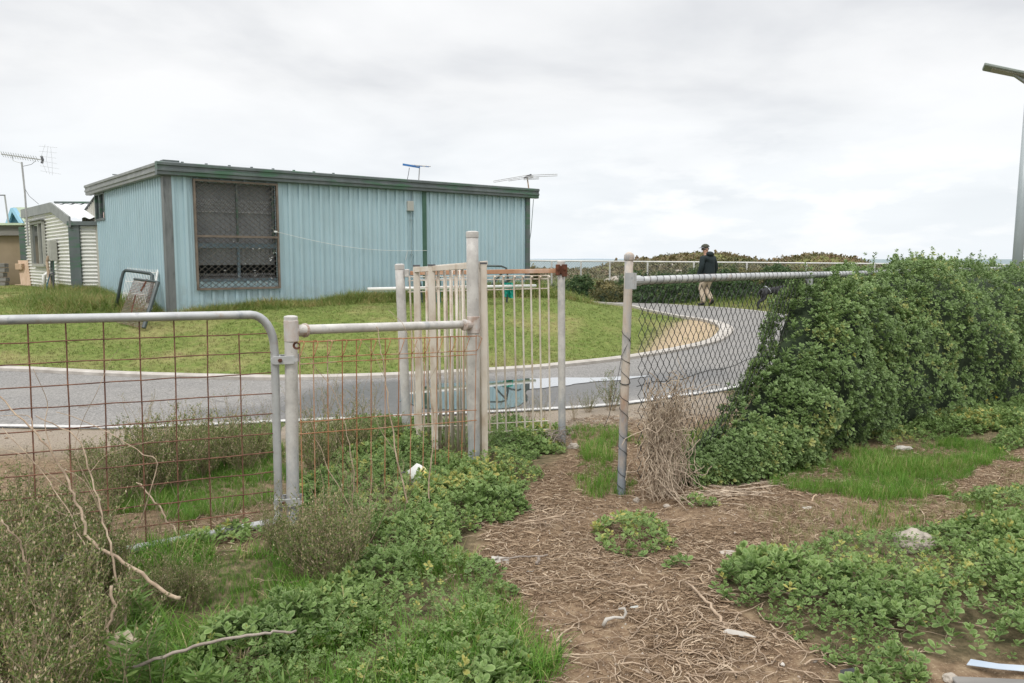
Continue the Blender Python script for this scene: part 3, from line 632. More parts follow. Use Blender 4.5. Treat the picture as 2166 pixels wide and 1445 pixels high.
WS0, WS1, WZ0, WZ1 = solve_s(418), solve_s(590), 1.0, 2.97
mb = MB(); sheet(wp, 0, WS0 + .03, ZB, ZT, TRIM, .219, mb, .04); sheet(wp, WS1 - .03, LF, ZB, ZT, TRIM, .219, mb, .04)
sheet(wp, WS0 + .03, WS1 - .03, ZB, 1.14, TRIM, .219, mb, .04); sheet(wp, WS0 + .03, WS1 - .03, WZ1 - .03, ZT, TRIM, .219, mb, .04)
front = mb.build('wall', blue_clad, shed)
mb = MB(); TR2 = [(0, 0), (.22, 0), (.30, .034), (.62, .034), (.70, 0)]
t0, t1 = 4.42, 5.28
sheet(wl, 0, t0, ZB, ZT, TR2, .165, mb); sheet(wl, t0, LB, ZB, 2.42, TR2, .165, mb); mb.quad(wl(t0, 0, 3.0), wl(LB, 0, 3.0), wl(LB, 0, ZT), wl(t0, 0, ZT))
mb.build('wall', blue_clad, shed)
mb = MB(); mb.quad(wl(LB, 0, ZB), wl(LB, 0, ZT), wl(LB, -LF, ZT), wl(LB, -LF, ZB)); mb.quad(wp(LF, 0, ZB), wp(LF, 0, ZT), wp(LF, -LB, ZT), wp(LF, -LB, ZB)); mb.build('wall', blue_clad, shed)
mb = MB(); mb.obox(wp(.035, .012, (ZB + ZT) / 2), U * .058, Nn * .03, Zv * (ZT - ZB) / 2); mb.obox(wl(.035, .030, (ZB + ZT) / 2), Bk * .07, U * .016, Zv * (ZT - ZB) / 2 * .999)
mb.build('corner_flashing', trim_grey, shed)
mb = MB(); mb.obox(wp(LF - .045, .028, (ZB + ZT) / 2), U * .06, Nn * .02, Zv * (ZT - ZB) / 2); mb.build('corner_flashing', trim_dark, shed)
mb = MB(); mb.obox(wp(solve_s(897.5), .035, (ZB + ZT) / 2), U * .05, Nn * .02, Zv * (ZT - ZB) / 2); mb.build('cover_strip', trim_green, shed)
# gutter: ribbed box profile
def gutter(fn, s0, s1, sign, mat, zt=3.235):
    mb = MB(); prof = [(.0, -.02), (.0, -.22), (.10, -.22), (.115, -.205), (.115, -.155), (.135, -.145), (.135, -.11), (.118, -.10), (.118, -.055), (.14, -.045), (.14, 0), (.12, .012), (0, .012)]
    n = len(prof)
    for s_ in (s0, s1):
        for o, z in prof: mb.v.append(fn(s_, o + .02, zt + z))
    for k in range(n): mb.f.append((k, (k + 1) % n, n + (k + 1) % n, n + k))
    mb.f.append(tuple(range(n))); mb.f.append(tuple(range(n, 2 * n))[::-1]); return mb.build('gutter', mat, shed)
gutter(wp, -.165, LF + .22, 1, trim_dark); gutter(wl, -.02, LB + .45, 1, gutter_grey, 3.231)
mb = MB(); c0, c1, c2, c3 = wp(-.1, .1, 3.22), wp(LF + .2, .1, 3.22), wp(LF + .2, -LB - .4, 3.26), wp(-.1, -LB - .4, 3.26)
mb.v += [c0, c1, c2, c3] + [c - Zv * .03 for c in (c0, c1, c2, c3)]; mb.f += [(0, 1, 2, 3), (7, 6, 5, 4), (0, 4, 5, 1), (1, 5, 6, 2), (2, 6, 7, 3), (3, 7, 4, 0)]
roof = mb.build('roof', roof_grey, shed)
for s_ in np.arange(.3, 3.6, .42): MB().obox(wp(s_, .03, 3.262), U * .02, Nn * .02, Zv * .014).build('roof_screw', trim_dark, roof)
MB().obox(wp(.12, -.1, 3.275), U * .14, Nn * .1, Zv * .02).build('roof_flap', trim_dark, roof)
for s_, w_, tl in ((3.4, .55, .1), (4.9, .3, 0)): MB().obox(wl(s_, -.15, 3.30), (Bk + Zv * tl) * w_, U * .1, Zv * .012).build('roof_flap', trim_dark, roof)
# big window: frame, centre mullion, panes, blind, security screen
win = thing('window', (0, 0, 0), None, None); win.parent = shed; win.location = -shed.location  # keeps its children in plain coordinates
def build_in(mb, name, mat, **k):
    o = mb.build(name, mat, None, **k); o.parent = win; return o
mb = MB(); fw = .036
for z in (WZ0, 1.965, WZ1): mb.obox(wp((WS0 + WS1) / 2, .055, z), U * ((WS1 - WS0) / 2 + .02), Nn * .018, Zv * fw / 2 * 1.1)
for s_ in (WS0, WS1): mb.obox(wp(s_, .057, (WZ0 + WZ1) / 2), U * fw / 2, Nn * .0185, Zv * (WZ1 - WZ0) / 2)
for s_ in (WS0, WS1): mb.obox(wp(s_, .018, (WZ0 + WZ1) / 2 + .07), U * .012, Nn * .02, Zv * ((WZ1 - WZ0) / 2 - .07))
build_in(mb, 'screen_frame', brown_frame)
mb = MB()   # diamond security screen
def diam(s0, s1, z0, z1, dx, dz, o):
    k = dz / dx
    for sg in (1, -1):
        c = -60
        while c < 60:
            c += 1
            pts = []
            # line z = z0 + sg*k*(s - s0) + c*dz
            lo, hi = s0, s1
            a, b_ = (z0 - z0 - c * dz) / (sg * k) + s0, (z1 - z0 - c * dz) / (sg * k) + s0
            lo = max(lo, min(a, b_)); hi = min(hi, max(a, b_))
            if hi - lo < .01: continue
            za, zb_ = z0 + sg * k * (lo - s0) + c * dz, z0 + sg * k * (hi - s0) + c * dz
            mb.beam(wp(lo, o + sg * .003, za), wp(hi, o + sg * .003, zb_), .009, .009, Nn)
diam(WS0 + .02, WS1 - .02, WZ0 + .02, WZ1 - .02, .122, .098, .05)
build_in(mb, 'security_grille', grille_m)
mb = MB(); ms = (WS0 + WS1) / 2 + .02
mb.obox(wp(ms, -.03, 2.42), U * .018, Nn * .015, Zv * .55); mb.obox(wp(WS1 - .06, -.03, 2.3), U * .02, Nn * .015, Zv * .65); mb.build and build_in(mb, 'mullion', trim_dark)
mb = MB(); mb.obox(wp((WS0 + WS1) / 2, -.02, 1.80), U * ((WS1 - WS0) / 2 - .03), Nn * .02, Zv * .045); mb.obox(wp(ms, -.03, 1.44), U * .025, Nn * .015, Zv * .31); mb.obox(wp((WS0 + WS1) / 2, -.02, 1.155), U * ((WS1 - WS0) / 2 - .03), Nn * .03, Zv * .03)
build_in(mb, 'sash', surf('sash_m', [(.3, (0.10, 0.15, 0.18)), (.7, (0.15, 0.20, 0.23))], 5, .5))
mb = MB(); mb.quad(wp(WS0, -.045, 1.16), wp(WS1, -.045, 1.16), wp(WS1, -.045, WZ1), wp(WS0, -.045, WZ1)); build_in(mb, 'pane', glass)
mb = MB()
s_ = WS0 + .02
while s_ < WS1 - .05:
    mb.obox(wp(s_ + .05, -.16, 2.2), (U * .99 + Nn * .25) * .052, Nn * .002, Zv * .76); s_ += .095
build_in(mb, 'blind', blind_m)
for z0_, z1_, sc_ in ((2.42, 2.70, 1), (1.17, 1.30, .7)):
    mb = MB(); s_ = WS0 + .02; kk = 0
    while s_ < WS1 - .04:
        for q in range(int((z1_ - z0_) / .06)):
            z_ = z0_ + q * .06; mb.beam(wp(s_, -.12, z_), wp(s_ + .022, -.12, z_ + .05), .005, .005, Nn); mb.beam(wp(s_ + .022, -.12, z_ + .05), wp(s_ + .044, -.12, z_), .005, .005, Nn)
        s_ += .046
    mb.beam(wp(WS0, -.12, z0_), wp(WS1, -.12, z0_ + .01), .01, .014, Nn)
    build_in(mb, 'lace_curtain', lace_m)
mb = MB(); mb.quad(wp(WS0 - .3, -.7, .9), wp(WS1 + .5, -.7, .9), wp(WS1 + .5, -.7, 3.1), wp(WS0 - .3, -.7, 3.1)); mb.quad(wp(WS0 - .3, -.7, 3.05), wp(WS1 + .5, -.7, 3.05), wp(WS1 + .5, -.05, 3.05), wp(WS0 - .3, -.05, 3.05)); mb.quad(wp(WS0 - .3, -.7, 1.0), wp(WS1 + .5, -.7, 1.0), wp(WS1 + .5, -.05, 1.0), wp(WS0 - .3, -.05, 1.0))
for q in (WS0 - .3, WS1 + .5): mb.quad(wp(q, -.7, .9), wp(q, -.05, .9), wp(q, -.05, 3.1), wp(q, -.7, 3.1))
build_in(mb, 'dark_room_box', interior_m)  # near-black box: the unlit room's darkness is put into its colour
# white flakes caught on the screen
for _ in range(24):
    mb = MB(); s_, z_ = rnd.uniform(WS0 + .5, WS1 - .05), rnd.uniform(1.05, 1.9); c = wp(s_, .07, z_); d_ = U * rnd.uniform(-1, 1) + Zv * rnd.uniform(-1, 1); mb.beam(c, c + d_.normalized() * rnd.uniform(.015, .04), .008, .004, Nn)
    build_in(mb, 'paint_flake', lace_m)
# small side window
mb = MB()
for z in (2.43, 3.0): mb.obox(wl((t0 + t1) / 2, .025, z), Bk * (t1 - t0) / 2, U * .02, Zv * .025)
for s_ in (t0, t1, (t0 + t1) / 2): mb.obox(wl(s_, .026, 2.715), Bk * .03, U * .021, Zv * .285)
sw = mb.build('window', trim_dark, shed)
mb = MB(); mb.quad(wl(t0, .0, 2.44), wl(t1, .0, 2.44), wl(t1, .0, 3.0), wl(t0, .0, 3.0)); mb.build('pane', mirror_glass, sw)
mb = MB(); mb.obox(wl(t0 + .2, .006, 2.52), Bk * .07, U * .003, Zv * .06); mb.build('sticker', surf('sticker_m', [(.3, (0.5, 0.1, 0.1)), (.6, (0.7, 0.6, 0.55))], 30, .5), sw)
# electrical box with conduit
mb = MB(); sb = solve_s(867.5); mb.obox(wp(sb, .055, 2.69), U * .075, Nn * .03, Zv * .105); ebx = mb.build('junction_box', grey_box, shed, bevel=.006)
mb = MB(); mb.tube([wp(sb + .03, .04, 2.6), wp(sb + .03, .04, ZB)], .011, 8); mb.tube([wp(sb + .07, .04, 3.0), wp(sb + .07, .04, 2.6)], .011, 8)
for z in (2.4, 1.65): mb.obox(wp(sb + .03, .04, z), U * .03, Nn * .012, Zv * .012)
mb.build('conduit', surf('conduit_m', [(.3, (0.20, 0.27, 0.28)), (.7, (0.30, 0.38, 0.40))], 5, .5), shed)
mb = MB(); mb.tube([wp(LF + .12, .05, 3.0), wp(LF + .10, -.02, 2.2), wp(LF + .05, -.03, 1.9)], .008, 6); mb.build('cable', trim_dark, shed)
# clothes line string
s0_, s1_ = solve_s(583), solve_s(903); a_, b_ = wp(s0_, .09, 2.05), wp(s1_, .09, 1.73)
a_ = at(583, 490, a_.y); b_ = at(903, 530, b_.y); pts = [a_.lerp(b_, k / 14) - Zv * .13 * math.sin(math.pi * k / 14) for k in range(15)]
mb = MB(); mb.tube(pts, .0045, 5); q = pts[12]; mb.tube([q, q + Vector((-.02, 0, -.08)), q + Vector((-.05, 0, -.2)), q + Vector((-.04, 0, -.14))], .005, 5); mb.obox(a_, U * .03, Nn * .01, Zv * .015)
tag(mb.build('string_line', string_m), 'thin white string sagging across the blue wall from the window to the green strip', 'string')
# lean-to behind the shed's left side
ax = thing('lean_to', (wl(6, 0, ZB).x, wl(6, 0, ZB).y, ZB), 'narrow cream ribbed steel lean-to between the blue shed and the white hut', 'lean-to')
mb = MB(); pts = []
for k in range(8):
    s_ = 5.33 + k * .19; z_ = 2.93 - k * .042
    for f0, f1, o0, o1 in ((0, .5, 0, 0), (.5, .62, 0, .025), (.62, .88, .025, .025), (.88, 1, .025, 0)):
        mb.quad(wl(s_ + f0 * .19, o0, ZB), wl(s_ + f1 * .19, o1, ZB), wl(s_ + f1 * .19, o1, z_ - f1 * .042), wl(s_ + f0 * .19, o0, z_ - f0 * .042))
mb.quad(wl(6.85, 0, ZB), wl(6.85, 0, 2.6), wl(6.85, -3, 2.6), wl(6.85, -3, ZB)); mb.build('wall', beige_clad, ax)
mb = MB(); mb.v += [wl(5.33, .05, 2.95), wl(6.88, .05, 2.61), wl(6.88, -3, 2.61), wl(5.33, -3, 2.95)]; mb.v += [v + Zv * .02 for v in mb.v[:4]]
mb.f += [(0, 1, 2, 3), (7, 6, 5, 4), (0, 4, 5, 1), (1, 5, 6, 2), (2, 6, 7, 3), (3, 7, 4, 0)]; mb.build('roof', trim_grey, ax)

# ------------------------------------------------------------------ white corrugated hut at the left
K = at(160, 640, 18.5); K.z = .3                       # dark corner
K2 = at(62, 625, 23.0); K2.z = .3
gu = (K2 - K); gL = gu.length; gu.normalize(); gn = Vector((gu.y, -gu.x, 0))
if gn.dot(Vector((0, 0, 0)) - K) < 0: gn = -gn
ru = -Vector((gu.y, -gu.x, 0)); ru = ru if ru.dot(gn) < 0 else -ru   # away from the gable wall
eu = Vector((1, .0, 0)).normalized()
def gz(f):   # roof line over the gable wall, f = 0 at the dark corner, 1 at the far left end
    pts = [(0, at(157, 468, K.y).z), (.31, at(125, 437, 19.9).z), (1, at(64, 451, K2.y).z)]
    for (a, za), (b_, zb_) in zip(pts, pts[1:]):
        if f <= b_: return za + (zb_ - za) * (f - a) / (b_ - a)
    return pts[-1][1]
hut = thing('hut', (K.x, K.y, .3), 'low white horizontally corrugated hut with grey barge and narrow window, left of the shed', 'hut')
mb = MB(); z = .3; dz = .0105; ph = 0
zmax = gz(.31)
while z < zmax:
    o0 = .02 * math.sin(2 * math.pi * z / .084); o1 = .02 * math.sin(2 * math.pi * (z + dz) / .084); nF = 14
    for k in range(nF):
        f0, f1 = k / nF, (k + 1) / nF
        if z + dz < min(gz(f0), gz(f1)) + .02: mb.quad(K + gu * gL * f0 + gn * o0 + Zv * (z - .3), K + gu * gL * f1 + gn * o0 + Zv * (z - .3), K + gu * gL * f1 + gn * o1 + Zv * (z + dz - .3), K + gu * gL * f0 + gn * o1 + Zv * (z + dz - .3))
    z += dz
mb.build('wall', white_clad, hut, smooth=True)
mb = MB(); z = .3; ed = Vector((.998, .06, 0)).normalized(); en = Vector((.06, -.998, 0)); ztop = gz(0) - .02
while z < ztop:
    o0 = .02 * math.sin(2 * math.pi * z / .084); o1 = .02 * math.sin(2 * math.pi * (z + dz) / .084)
    mb.quad(K + en * o0 + Zv * (z - .3), K + ed * 2.2 + en * o0 + Zv * (z - .3), K + ed * 2.2 + en * o1 + Zv * (z + dz - .3), K + en * o1 + Zv * (z + dz - .3)); z += dz
mb.build('wall', white_clad, hut, smooth=True)
mb = MB(); mb.obox(K + ed * .07 + en * .03 + Zv * (ztop - .3) / 2, ed * .12, en * .03, Zv * (ztop - .3) / 2); mb.obox(K + gu * .03 + gn * .035 + Zv * (ztop - .3) / 2, gu * .04, gn * .015, Zv * (ztop - .3) / 2 * .99)
mb.build('corner_flashing', trim_dark, hut)
mb = MB(); mb.obox(K + ed * 1.1 + en * .05 + Zv * (gz(0) - .3 - .05), ed * 1.15, en * .06, Zv * .045); mb.build('eave_trim', trim_dark, hut)
mb = MB()
for fa, fb in ((-.02, .31), (.31, 1.02)):
    a_ = K + gu * gL * fa + Zv * (gz(max(0, fa)) - .3) + gn * .05; b_ = K + gu * gL * fb + Zv * (gz(min(1, fb)) - .3) + gn * .05
    mb.obox((a_ + b_) / 2 - Zv * .02, (b_ - a_) / 2, gn * .02, Zv * .12)
mb.build('barge_board', gutter_grey, hut)
mb = MB(); nR = 60
for k in range(nR):   # corrugated roof slope from ridge down to the eave
    d0, d1 = k * 2.3 / nR, (k + 1) * 2.3 / nR; o0, o1 = .02 * math.sin(k * 1.05), .02 * math.sin((k + 1) * 1.05)
    rr_ = K + gu * gL * .31 + Zv * (gz(.31) - .3 + .07); ee_ = K - gu * .06 + Zv * (gz(0) - .3 + .07); lf_ = K + gu * gL + Zv * (gz(1) - .3 + .07)
    mb.quad(ee_ + ed * d0 + Zv * o0, ee_ + ed * d1 + Zv * o1, rr_ + ed * d1 + Zv * o1, rr_ + ed * d0 + Zv * o0); mb.quad(rr_ + ed * d0 + Zv * o0, rr_ + ed * d1 + Zv * o1, lf_ + ed * d1 + Zv * o1, lf_ + ed * d0 + Zv * o0)
mb.build('roof', roof_white, hut)
mb = MB(); rr_ = K + gu * gL * .31 + Zv * (gz(.31) - .3 + .1); mb.beam(rr_ + ed * .05, rr_ + ed * 1.0, .16, .04); mb.beam(rr_ + ed * 1.3 + Zv * .02, rr_ + ed * 2.1, .2, .07); mb.build('ridge_cap', trim_dark, hut)
# hut window
def hp(f, o, z): return K + gu * gL * f + gn * o + Zv * (z - .3)
wf0, wf1 = .51, .79; wz0, wz1 = at(95, 561, 21.3).z, at(95, 471, 21.3).z
mb = MB()
for z in (wz0, wz1): mb.obox(hp((wf0 + wf1) / 2, .05, z), gu * gL * (wf1 - wf0) / 2, gn * .04, Zv * .035)
for f in (wf0, wf1, wf0 + .09): mb.obox(hp(f, .052, (wz0 + wz1) / 2), gu * .03, gn * .035, Zv * (wz1 - wz0) / 2)
hw = mb.build('window', grey_box, hut)
mb = MB(); mb.quad(hp(wf0, .035, wz0), hp(wf1, .035, wz0), hp(wf1, .035, wz1), hp(wf0, .035, wz1)); mb.build('pane', mirror_glass, hw)
mb = MB(); mb.obox(hp((wf0 + wf1) / 2, .09, wz1 + .05), gu * gL * (wf1 - wf0) / 2 * 1.1, gn * .07, Zv * .012); mb.build('hood', gutter_grey, hw)
# meter box, pipes
mbx = thing('meter_box', hp(.285, .1, 1.2), 'beige meter box with hanging cables on the white corrugated wall', 'meter box')
mb = MB(); zt_, zb2 = at(128, 508, 19.8).z, at(128, 552, 19.8).z; mb.obox(hp(.285, .11, (zt_ + zb2) / 2), gu * .16, gn * .08, Zv * (zt_ - zb2) / 2); bxo = mb.build('box', grey_box, mbx, bevel=.01)
mb = MB(); mb.obox(hp(.285, .195, (zt_ + zb2) / 2), gu * .14, gn * .006, Zv * (zt_ - zb2) / 2 * .9); mb.build('door', grey_box, mbx)
for k in range(4):
    f = .26 + k * .02; mb = MB(); mb.tube([hp(f, .12, zb2 + .02), hp(f - .006, .14, 1.0 + .1 * k), hp(f + .008, .13, .62)], .012, 6); mb.build('cable', antenna_dark if k % 2 else trim_green, mbx)
mb = MB(); mb.tube([hp(.285, .2, zb2 + .12), hp(.285, .24, zb2 - .02), hp(.23, .24, .6)], .035, 8); mb.build('conduit', stick_m, mbx)
vp = at(96, 634, 19.6); mb = MB(); gz0 = hz(vp.x, vp.y)
mb.tube([(vp.x, vp.y, gz0 - .05), (vp.x, vp.y, at(96, 583, vp.y).z), (vp.x + .05, vp.y + .05, at(96, 579, vp.y).z), (vp.x + .2, vp.y + .15, at(96, 579, vp.y).z)], .045, 10); mb.tube([(vp.x, vp.y, gz0 - .05), (vp.x, vp.y, gz0 + .06)], .07, 10)
tag(mb.build('vent_pipe', plastic_white, smooth=True), 'short white bent plastic pipe standing in grass beside the white hut wall', 'pipe')
tp = at(113, 625, 18.6); gz0 = hz(tp.x, tp.y); ta = thing('garden_tap', (tp.x, tp.y, gz0), 'small dark standpipe tap with green hose in front of the white hut', 'tap')
mb = MB(); mb.tube([(tp.x, tp.y, gz0 - .1), (tp.x + .03, tp.y, gz0 + .5)], .02, 8); mb.build('standpipe', antenna_dark, ta)
mb = MB(); mb.tube([(tp.x + .03, tp.y, gz0 + .48), (tp.x - .04, tp.y - .03, gz0 + .46), (tp.x - .05, tp.y - .03, gz0 + .4)], .018, 8); mb.beam((tp.x - .02, tp.y, gz0 + .54), (tp.x + .08, tp.y, gz0 + .54), .02, .015); mb.build('spout', antenna_dark, ta)
mb = MB(); mb.tube([(tp.x - .05, tp.y - .03, gz0 + .4), (tp.x - .08, tp.y - .1, gz0 + .2), (tp.x - .05, tp.y - .15, gz0 + .04), (tp.x + .3, tp.y - .3, gz0 + .06), (tp.x + .7, tp.y - .2, gz0 + .16), (tp.x + .85, tp.y - .3, gz0 + .05)], .014, 6); mb.build('hose', teal_dark, ta)

# ------------------------------------------------------------------ tan building at the left edge, timber stack, plank, far blue gable
b0 = at(62, 612, 23.5); bz = .35
tb = thing('building', (b0.x - 3, 23.5, bz), 'low tan building with weathered timber fascia at the left edge of the view', 'building')
zt = at(0, 497, 23.5).z; mb = MB(); mb.obox((b0.x - 4, 25.5, (zt + bz) / 2), (4, 0, 0), (0, 2, 0), (0, 0, (zt - bz) / 2)); mb.build('wall', tan_wall, tb)
zf = at(0, 478, 23.3).z; mb = MB()
for k in range(5): mb.obox((b0.x - .85 - k * 1.7, 23.36, (zt + zf) / 2), (.845, 0, 0), (0, .03, 0), (0, 0, (zf - zt) / 2 + .02))
mb.build('fascia', old_timber, tb)
mb = MB(); mb.obox((b0.x - 4, 25.3, zf + .05), (4.1, 0, 0), (0, 2.1, 0), (0, 0, .03)); mb.build('roof', roof_lime, tb)
mb = MB(); mb.obox((b0.x + .1, 23.2, (bz + at(65, 480, 23.2).z) / 2), (.09, 0, 0), (0, .05, 0), (0, 0, (at(65, 480, 23.2).z - bz) / 2)); mb.build('corner_post', trim_dark, tb)
for k in range(6):
    zz = at(0, 616 - k * 10, 22.9).z + .06; q = thing('timber_sleeper', (b0.x - 1.3, 22.9, zz - .06), None, None)
    mb = MB(); mb.obox((b0.x - 1.3 + rnd.uniform(-.05, .02), 22.9, zz), (1.05, 0, 0), (0, .1, 0), (0, rnd.uniform(-.004, .004), .058)); bpy.data.objects.remove(q)
    o = mb.build('timber_sleeper', old_timber, None, bevel=.008)
    tag(o, ['lowest weathered grey sleeper of the stack against the tan wall', 'second sleeper up in the stack against the tan wall', 'third sleeper up in the stack against the tan wall', 'fourth sleeper up in the stack against the tan wall', 'fifth sleeper up in the stack against the tan wall', 'topmost weathered grey sleeper of the stack against the tan wall'][k], 'sleeper', 'sleepers stacked against the tan wall')
pa, pb = at(57, 614, 22.6), at(49, 551, 22.85); mb = MB(); mb.obox((pa + pb) / 2, (pb - pa) / 2, (.14, 0, 0), (0, .02, .003)); tag(mb.build('plank', plank_m), 'pale raw timber plank leaning upright against the end of the sleeper stack', 'plank')
for py, lb in ((608, 'small orange timber block on the ground beside the leaning plank'), (564, 'small orange timber block on top of the sleepers by the leaning plank')):
    c = at(43, py, 22.75); mb = MB(); mb.obox(c, (.09, 0, 0), (0, .1, 0), (0, 0, .085)); tag(mb.build('timber_block', plank_m, bevel=.006), lb, 'timber block')
c = at(38, 478, 36); gb = thing('gabled_house', (c.x, 36, .4), 'far pale blue gabled house with lime green roof behind the tan building', 'house')
ap = at(28, 441, 36); l_, r_ = at(12, 480, 36), at(58, 482, 36); l_ = at(14, 482, 36)
mb = MB(); mb.quad(at(16, 482, 36.05), at(50, 482, 36.05), ap + Vector((0, .05, -.02)), ap + Vector((-.01, .05, -.02))); mb.quad((l_.x, 36.2, .4), (r_.x + 2, 36.2, .4), (r_.x + 2, 36.2, l_.z), (l_.x, 36.2, l_.z)); mb.build('gable_wall', teal_dark, gb)
mb = MB(); mb.beam(l_, ap, .12, .22, (0, 1, 0)); mb.beam(ap, r_ - Vector((.1, 0, 0)), .12, .3, (0, 1, 0)); mb.beam(at(14, 481, 35.9), at(58, 481, 35.9), .1, .12); mb.build('barge_board', sky_blue, gb)
r2 = at(66, 441, 39); r3 = r_ + (r2 - ap); mb = MB(); mb.quad(ap + Zv * .05, r_ + Zv * .05, r3 + Zv * .05 + Vector((1, 0, 0)), r2 + Zv * .05 + Vector((1, 0, 0))); mb.quad(ap + Zv * .04, l_ + Zv * .04, l_ + (r2 - ap), r2 + Zv * .04); mb.build('roof', roof_lime, gb)
mb = MB(); mb.quad((l_.x, 36.2, .4), (l_.x, 41, .4), (l_.x, 41, l_.z), (l_.x, 36.2, l_.z)); mb.build('side_wall', tan_wall, gb)

# ------------------------------------------------------------------ TV antennas
def rod(name, pts, r, mat, parent, n=6): mb = MB(); mb.tube(pts, r, n); return mb.build(name, mat, parent)
Ya = 20.6; a0_ = at(58, 470, Ya); an = thing('antenna', (a0_.x, Ya, a0_.z - .4), 'tall mast with long yagi antenna pointing left above the white hut', 'antenna')
rod('mast', [at(60, 520, Ya), at(53, 410, Ya), at(46, 343, Ya)], .022, antenna_m, an)
bA, bB = at(3, 326, Ya + .4), at(88, 338, Ya - .2); rod('boom', [bA, bB], .016, antenna_m, an)
bd = (bB - bA).normalized(); el = Vector((bd.y, -bd.x, 0)) * .8 + Vector((.3, .3, .55))
for k in range(15):
    c = bA.lerp(bB, .02 + k * .062); q = el.normalized() * .085; rod('element', [c - q, c, c + Vector((q.x, q.y, -q.z)) * 0 + q], .007, antenna_m, an, 4)
rod('dipole', [bB + Vector((0, 0, .09)), bB + Vector((.03, 0, 0)), bB + Vector((0, 0, -.09))], .03, antenna_dark, an)
mb = MB(); bc = bB + Vector((.1, 0, 0))
for k in range(6): mb.tube([bc + Vector((.15 + .03 * abs(k - 2.5), .25 - k * .02, -.33 + k * .13)), bc + Vector((0, -.25, -.3 + k * .12))], .003, 4)
for sg in (-.25, 0, .25): mb.tube([bc + Vector((.08 - sg * .3, sg, -.36)), bc + Vector((.02, sg, 0)), bc + Vector((.08 - sg * .3, sg, .34))], .003, 4)
mb.build('reflector', antenna_m, an)
rod('brace', [at(25, 330, Ya), at(28, 340, Ya), at(44, 345, Ya)], .008, antenna_m, an); rod('cable', [at(53, 400, Ya), at(62, 415, Ya), at(82, 432, Ya)], .006, antenna_dark, an, 4); rod('cable', [at(76, 340, Ya), at(66, 348, Ya), at(48, 352, Ya)], .006, antenna_dark, an, 4)
Yb = 24; an = thing('antenna', at(18, 478, Yb), 'thin leaning antenna mast on the tan building at the left edge', 'antenna')
rod('mast', [at(19, 480, Yb), at(10, 414, Yb)], .022, antenna_m, an); rod('boom', [at(-14, 413, Yb), at(11, 413, Yb)], .018, antenna_dark, an)
Yc = 19.2; an = thing('antenna', at(886, 390, Yc), 'small blue and white antenna on a short mast in the middle of the shed roof', 'antenna')
rod('mast', [at(885, 392, Yc), at(887.5, 354, Yc)], .014, antenna_m, an)
mb = MB(); mb.beam(at(852, 348, Yc), at(888, 354, Yc), .05, .045); mb.build('housing', antenna_blue, an); rod('boom', [at(870, 349, Yc), at(911, 352, Yc)], .015, antenna_m, an)
for k in range(5): c = at(872 + k * 7, 350.5 + k * .5, Yc); rod('element', [c + Vector((-.1, .2, .03)), c + Vector((.1, -.2, -.03))], .009, antenna_m if k % 2 else antenna_blue, an, 5)
rod('cable', [at(866, 355, Yc), at(864, 368, Yc), at(859, 392, Yc)], .007, antenna_dark, an, 4)
Yd = 19.9; an = thing('antenna', at(1118, 402, Yd), 'wide flat loop antenna above the right end of the shed roof', 'antenna')
rod('mast', [at(1119, 404, Yd), at(1115, 374, Yd)], .018, stick_m, an)
for (xa, ya, xb, yb, dy) in ((1044, 383, 1125, 369, 3), (1112, 371, 1179, 368.5, 3.5), (1076, 380, 1128, 372, 3), (1108, 378, 1140, 376, 2.5)):
    p0, p1, p2, p3 = at(xa, ya, Yd), at(xb, yb, Yd), at(xb, yb + dy, Yd - .05), at(xa, ya + dy, Yd - .05); rod('loop_element', [p0, p1, p2, p3, p0], .008, antenna_m, an, 5)
mb = MB(); mb.beam(at(1108, 377, Yd), at(1124, 370, Yd), .06, .05); mb.build('bracket', antenna_dark, an)

# ------------------------------------------------------------------ old grilles leaning on the shed's left wall
def plane_pts(tl, tr, bl, br, u, v): return (tl.lerp(tr, u)).lerp(bl.lerp(br, u), v)
g1 = [at(270, 566, 15.6), at(333, 571, 14.75), at(256, 650, 15.0), at(318, 655, 14.2)]
wg = thing('white_grille', g1[2], 'white slatted wire grille leaning against the blue wall behind the bent frame', 'grille')
mb = MB()
for k in range(20): mb.tube([plane_pts(*g1, k / 19, 0), plane_pts(*g1, k / 19, 1)], .0052, 5)
for v in (.08, .35, .65, .95): mb.tube([plane_pts(*g1, 0, v), plane_pts(*g1, 1, v)], .008, 5)
mb.build('wires', plastic_white, wg); mb = MB(); mb.tube([plane_pts(*g1, 1.02, 0), plane_pts(*g1, 1.02, 1)], .022, 8); mb.build('frame', plastic_white, wg)
mb = MB(); mb.tube([at(246, 650, 14.6), at(257, 590, 14.7), at(261, 576, 14.75), at(266, 572, 14.75), at(300, 576, 14.55), at(318, 579, 14.4), at(322, 583, 14.4), at(322, 602, 14.3), at(312, 640, 14.0)], .03, 8)
tag(mb.build('bent_frame', dark_tube, smooth=True), 'dark bent tube frame between the white grille and the rusty mesh screen', 'frame')
g2 = [at(284, 590, 13.9), at(334, 597, 13.5), at(248, 682, 13.6), at(304, 694, 13.1)]
zl = hz(g2[3].x, g2[3].y)
ms_ = thing('mesh_screen', g2[3], 'grey framed screen of rusty expanded mesh leaning in front of the other grilles', 'screen')
mb = MB()
for k in range(23): mb.tube([plane_pts(*g2, k / 22, 0), plane_pts(*g2, k / 22, 1)], .0036, 4)
for k in range(31): mb.tube([plane_pts(*g2, 0, k / 30), plane_pts(*g2, 1, k / 30)], .0045, 4)
mb.build('mesh', surf('mesh_rust', [(.3, (0.10, 0.085, 0.07)), (.5, (0.22, 0.18, 0.15)), (.65, (0.15, 0.05, 0.04)), (.8, (0.55, 0.50, 0.44))], 16, .8), ms_)
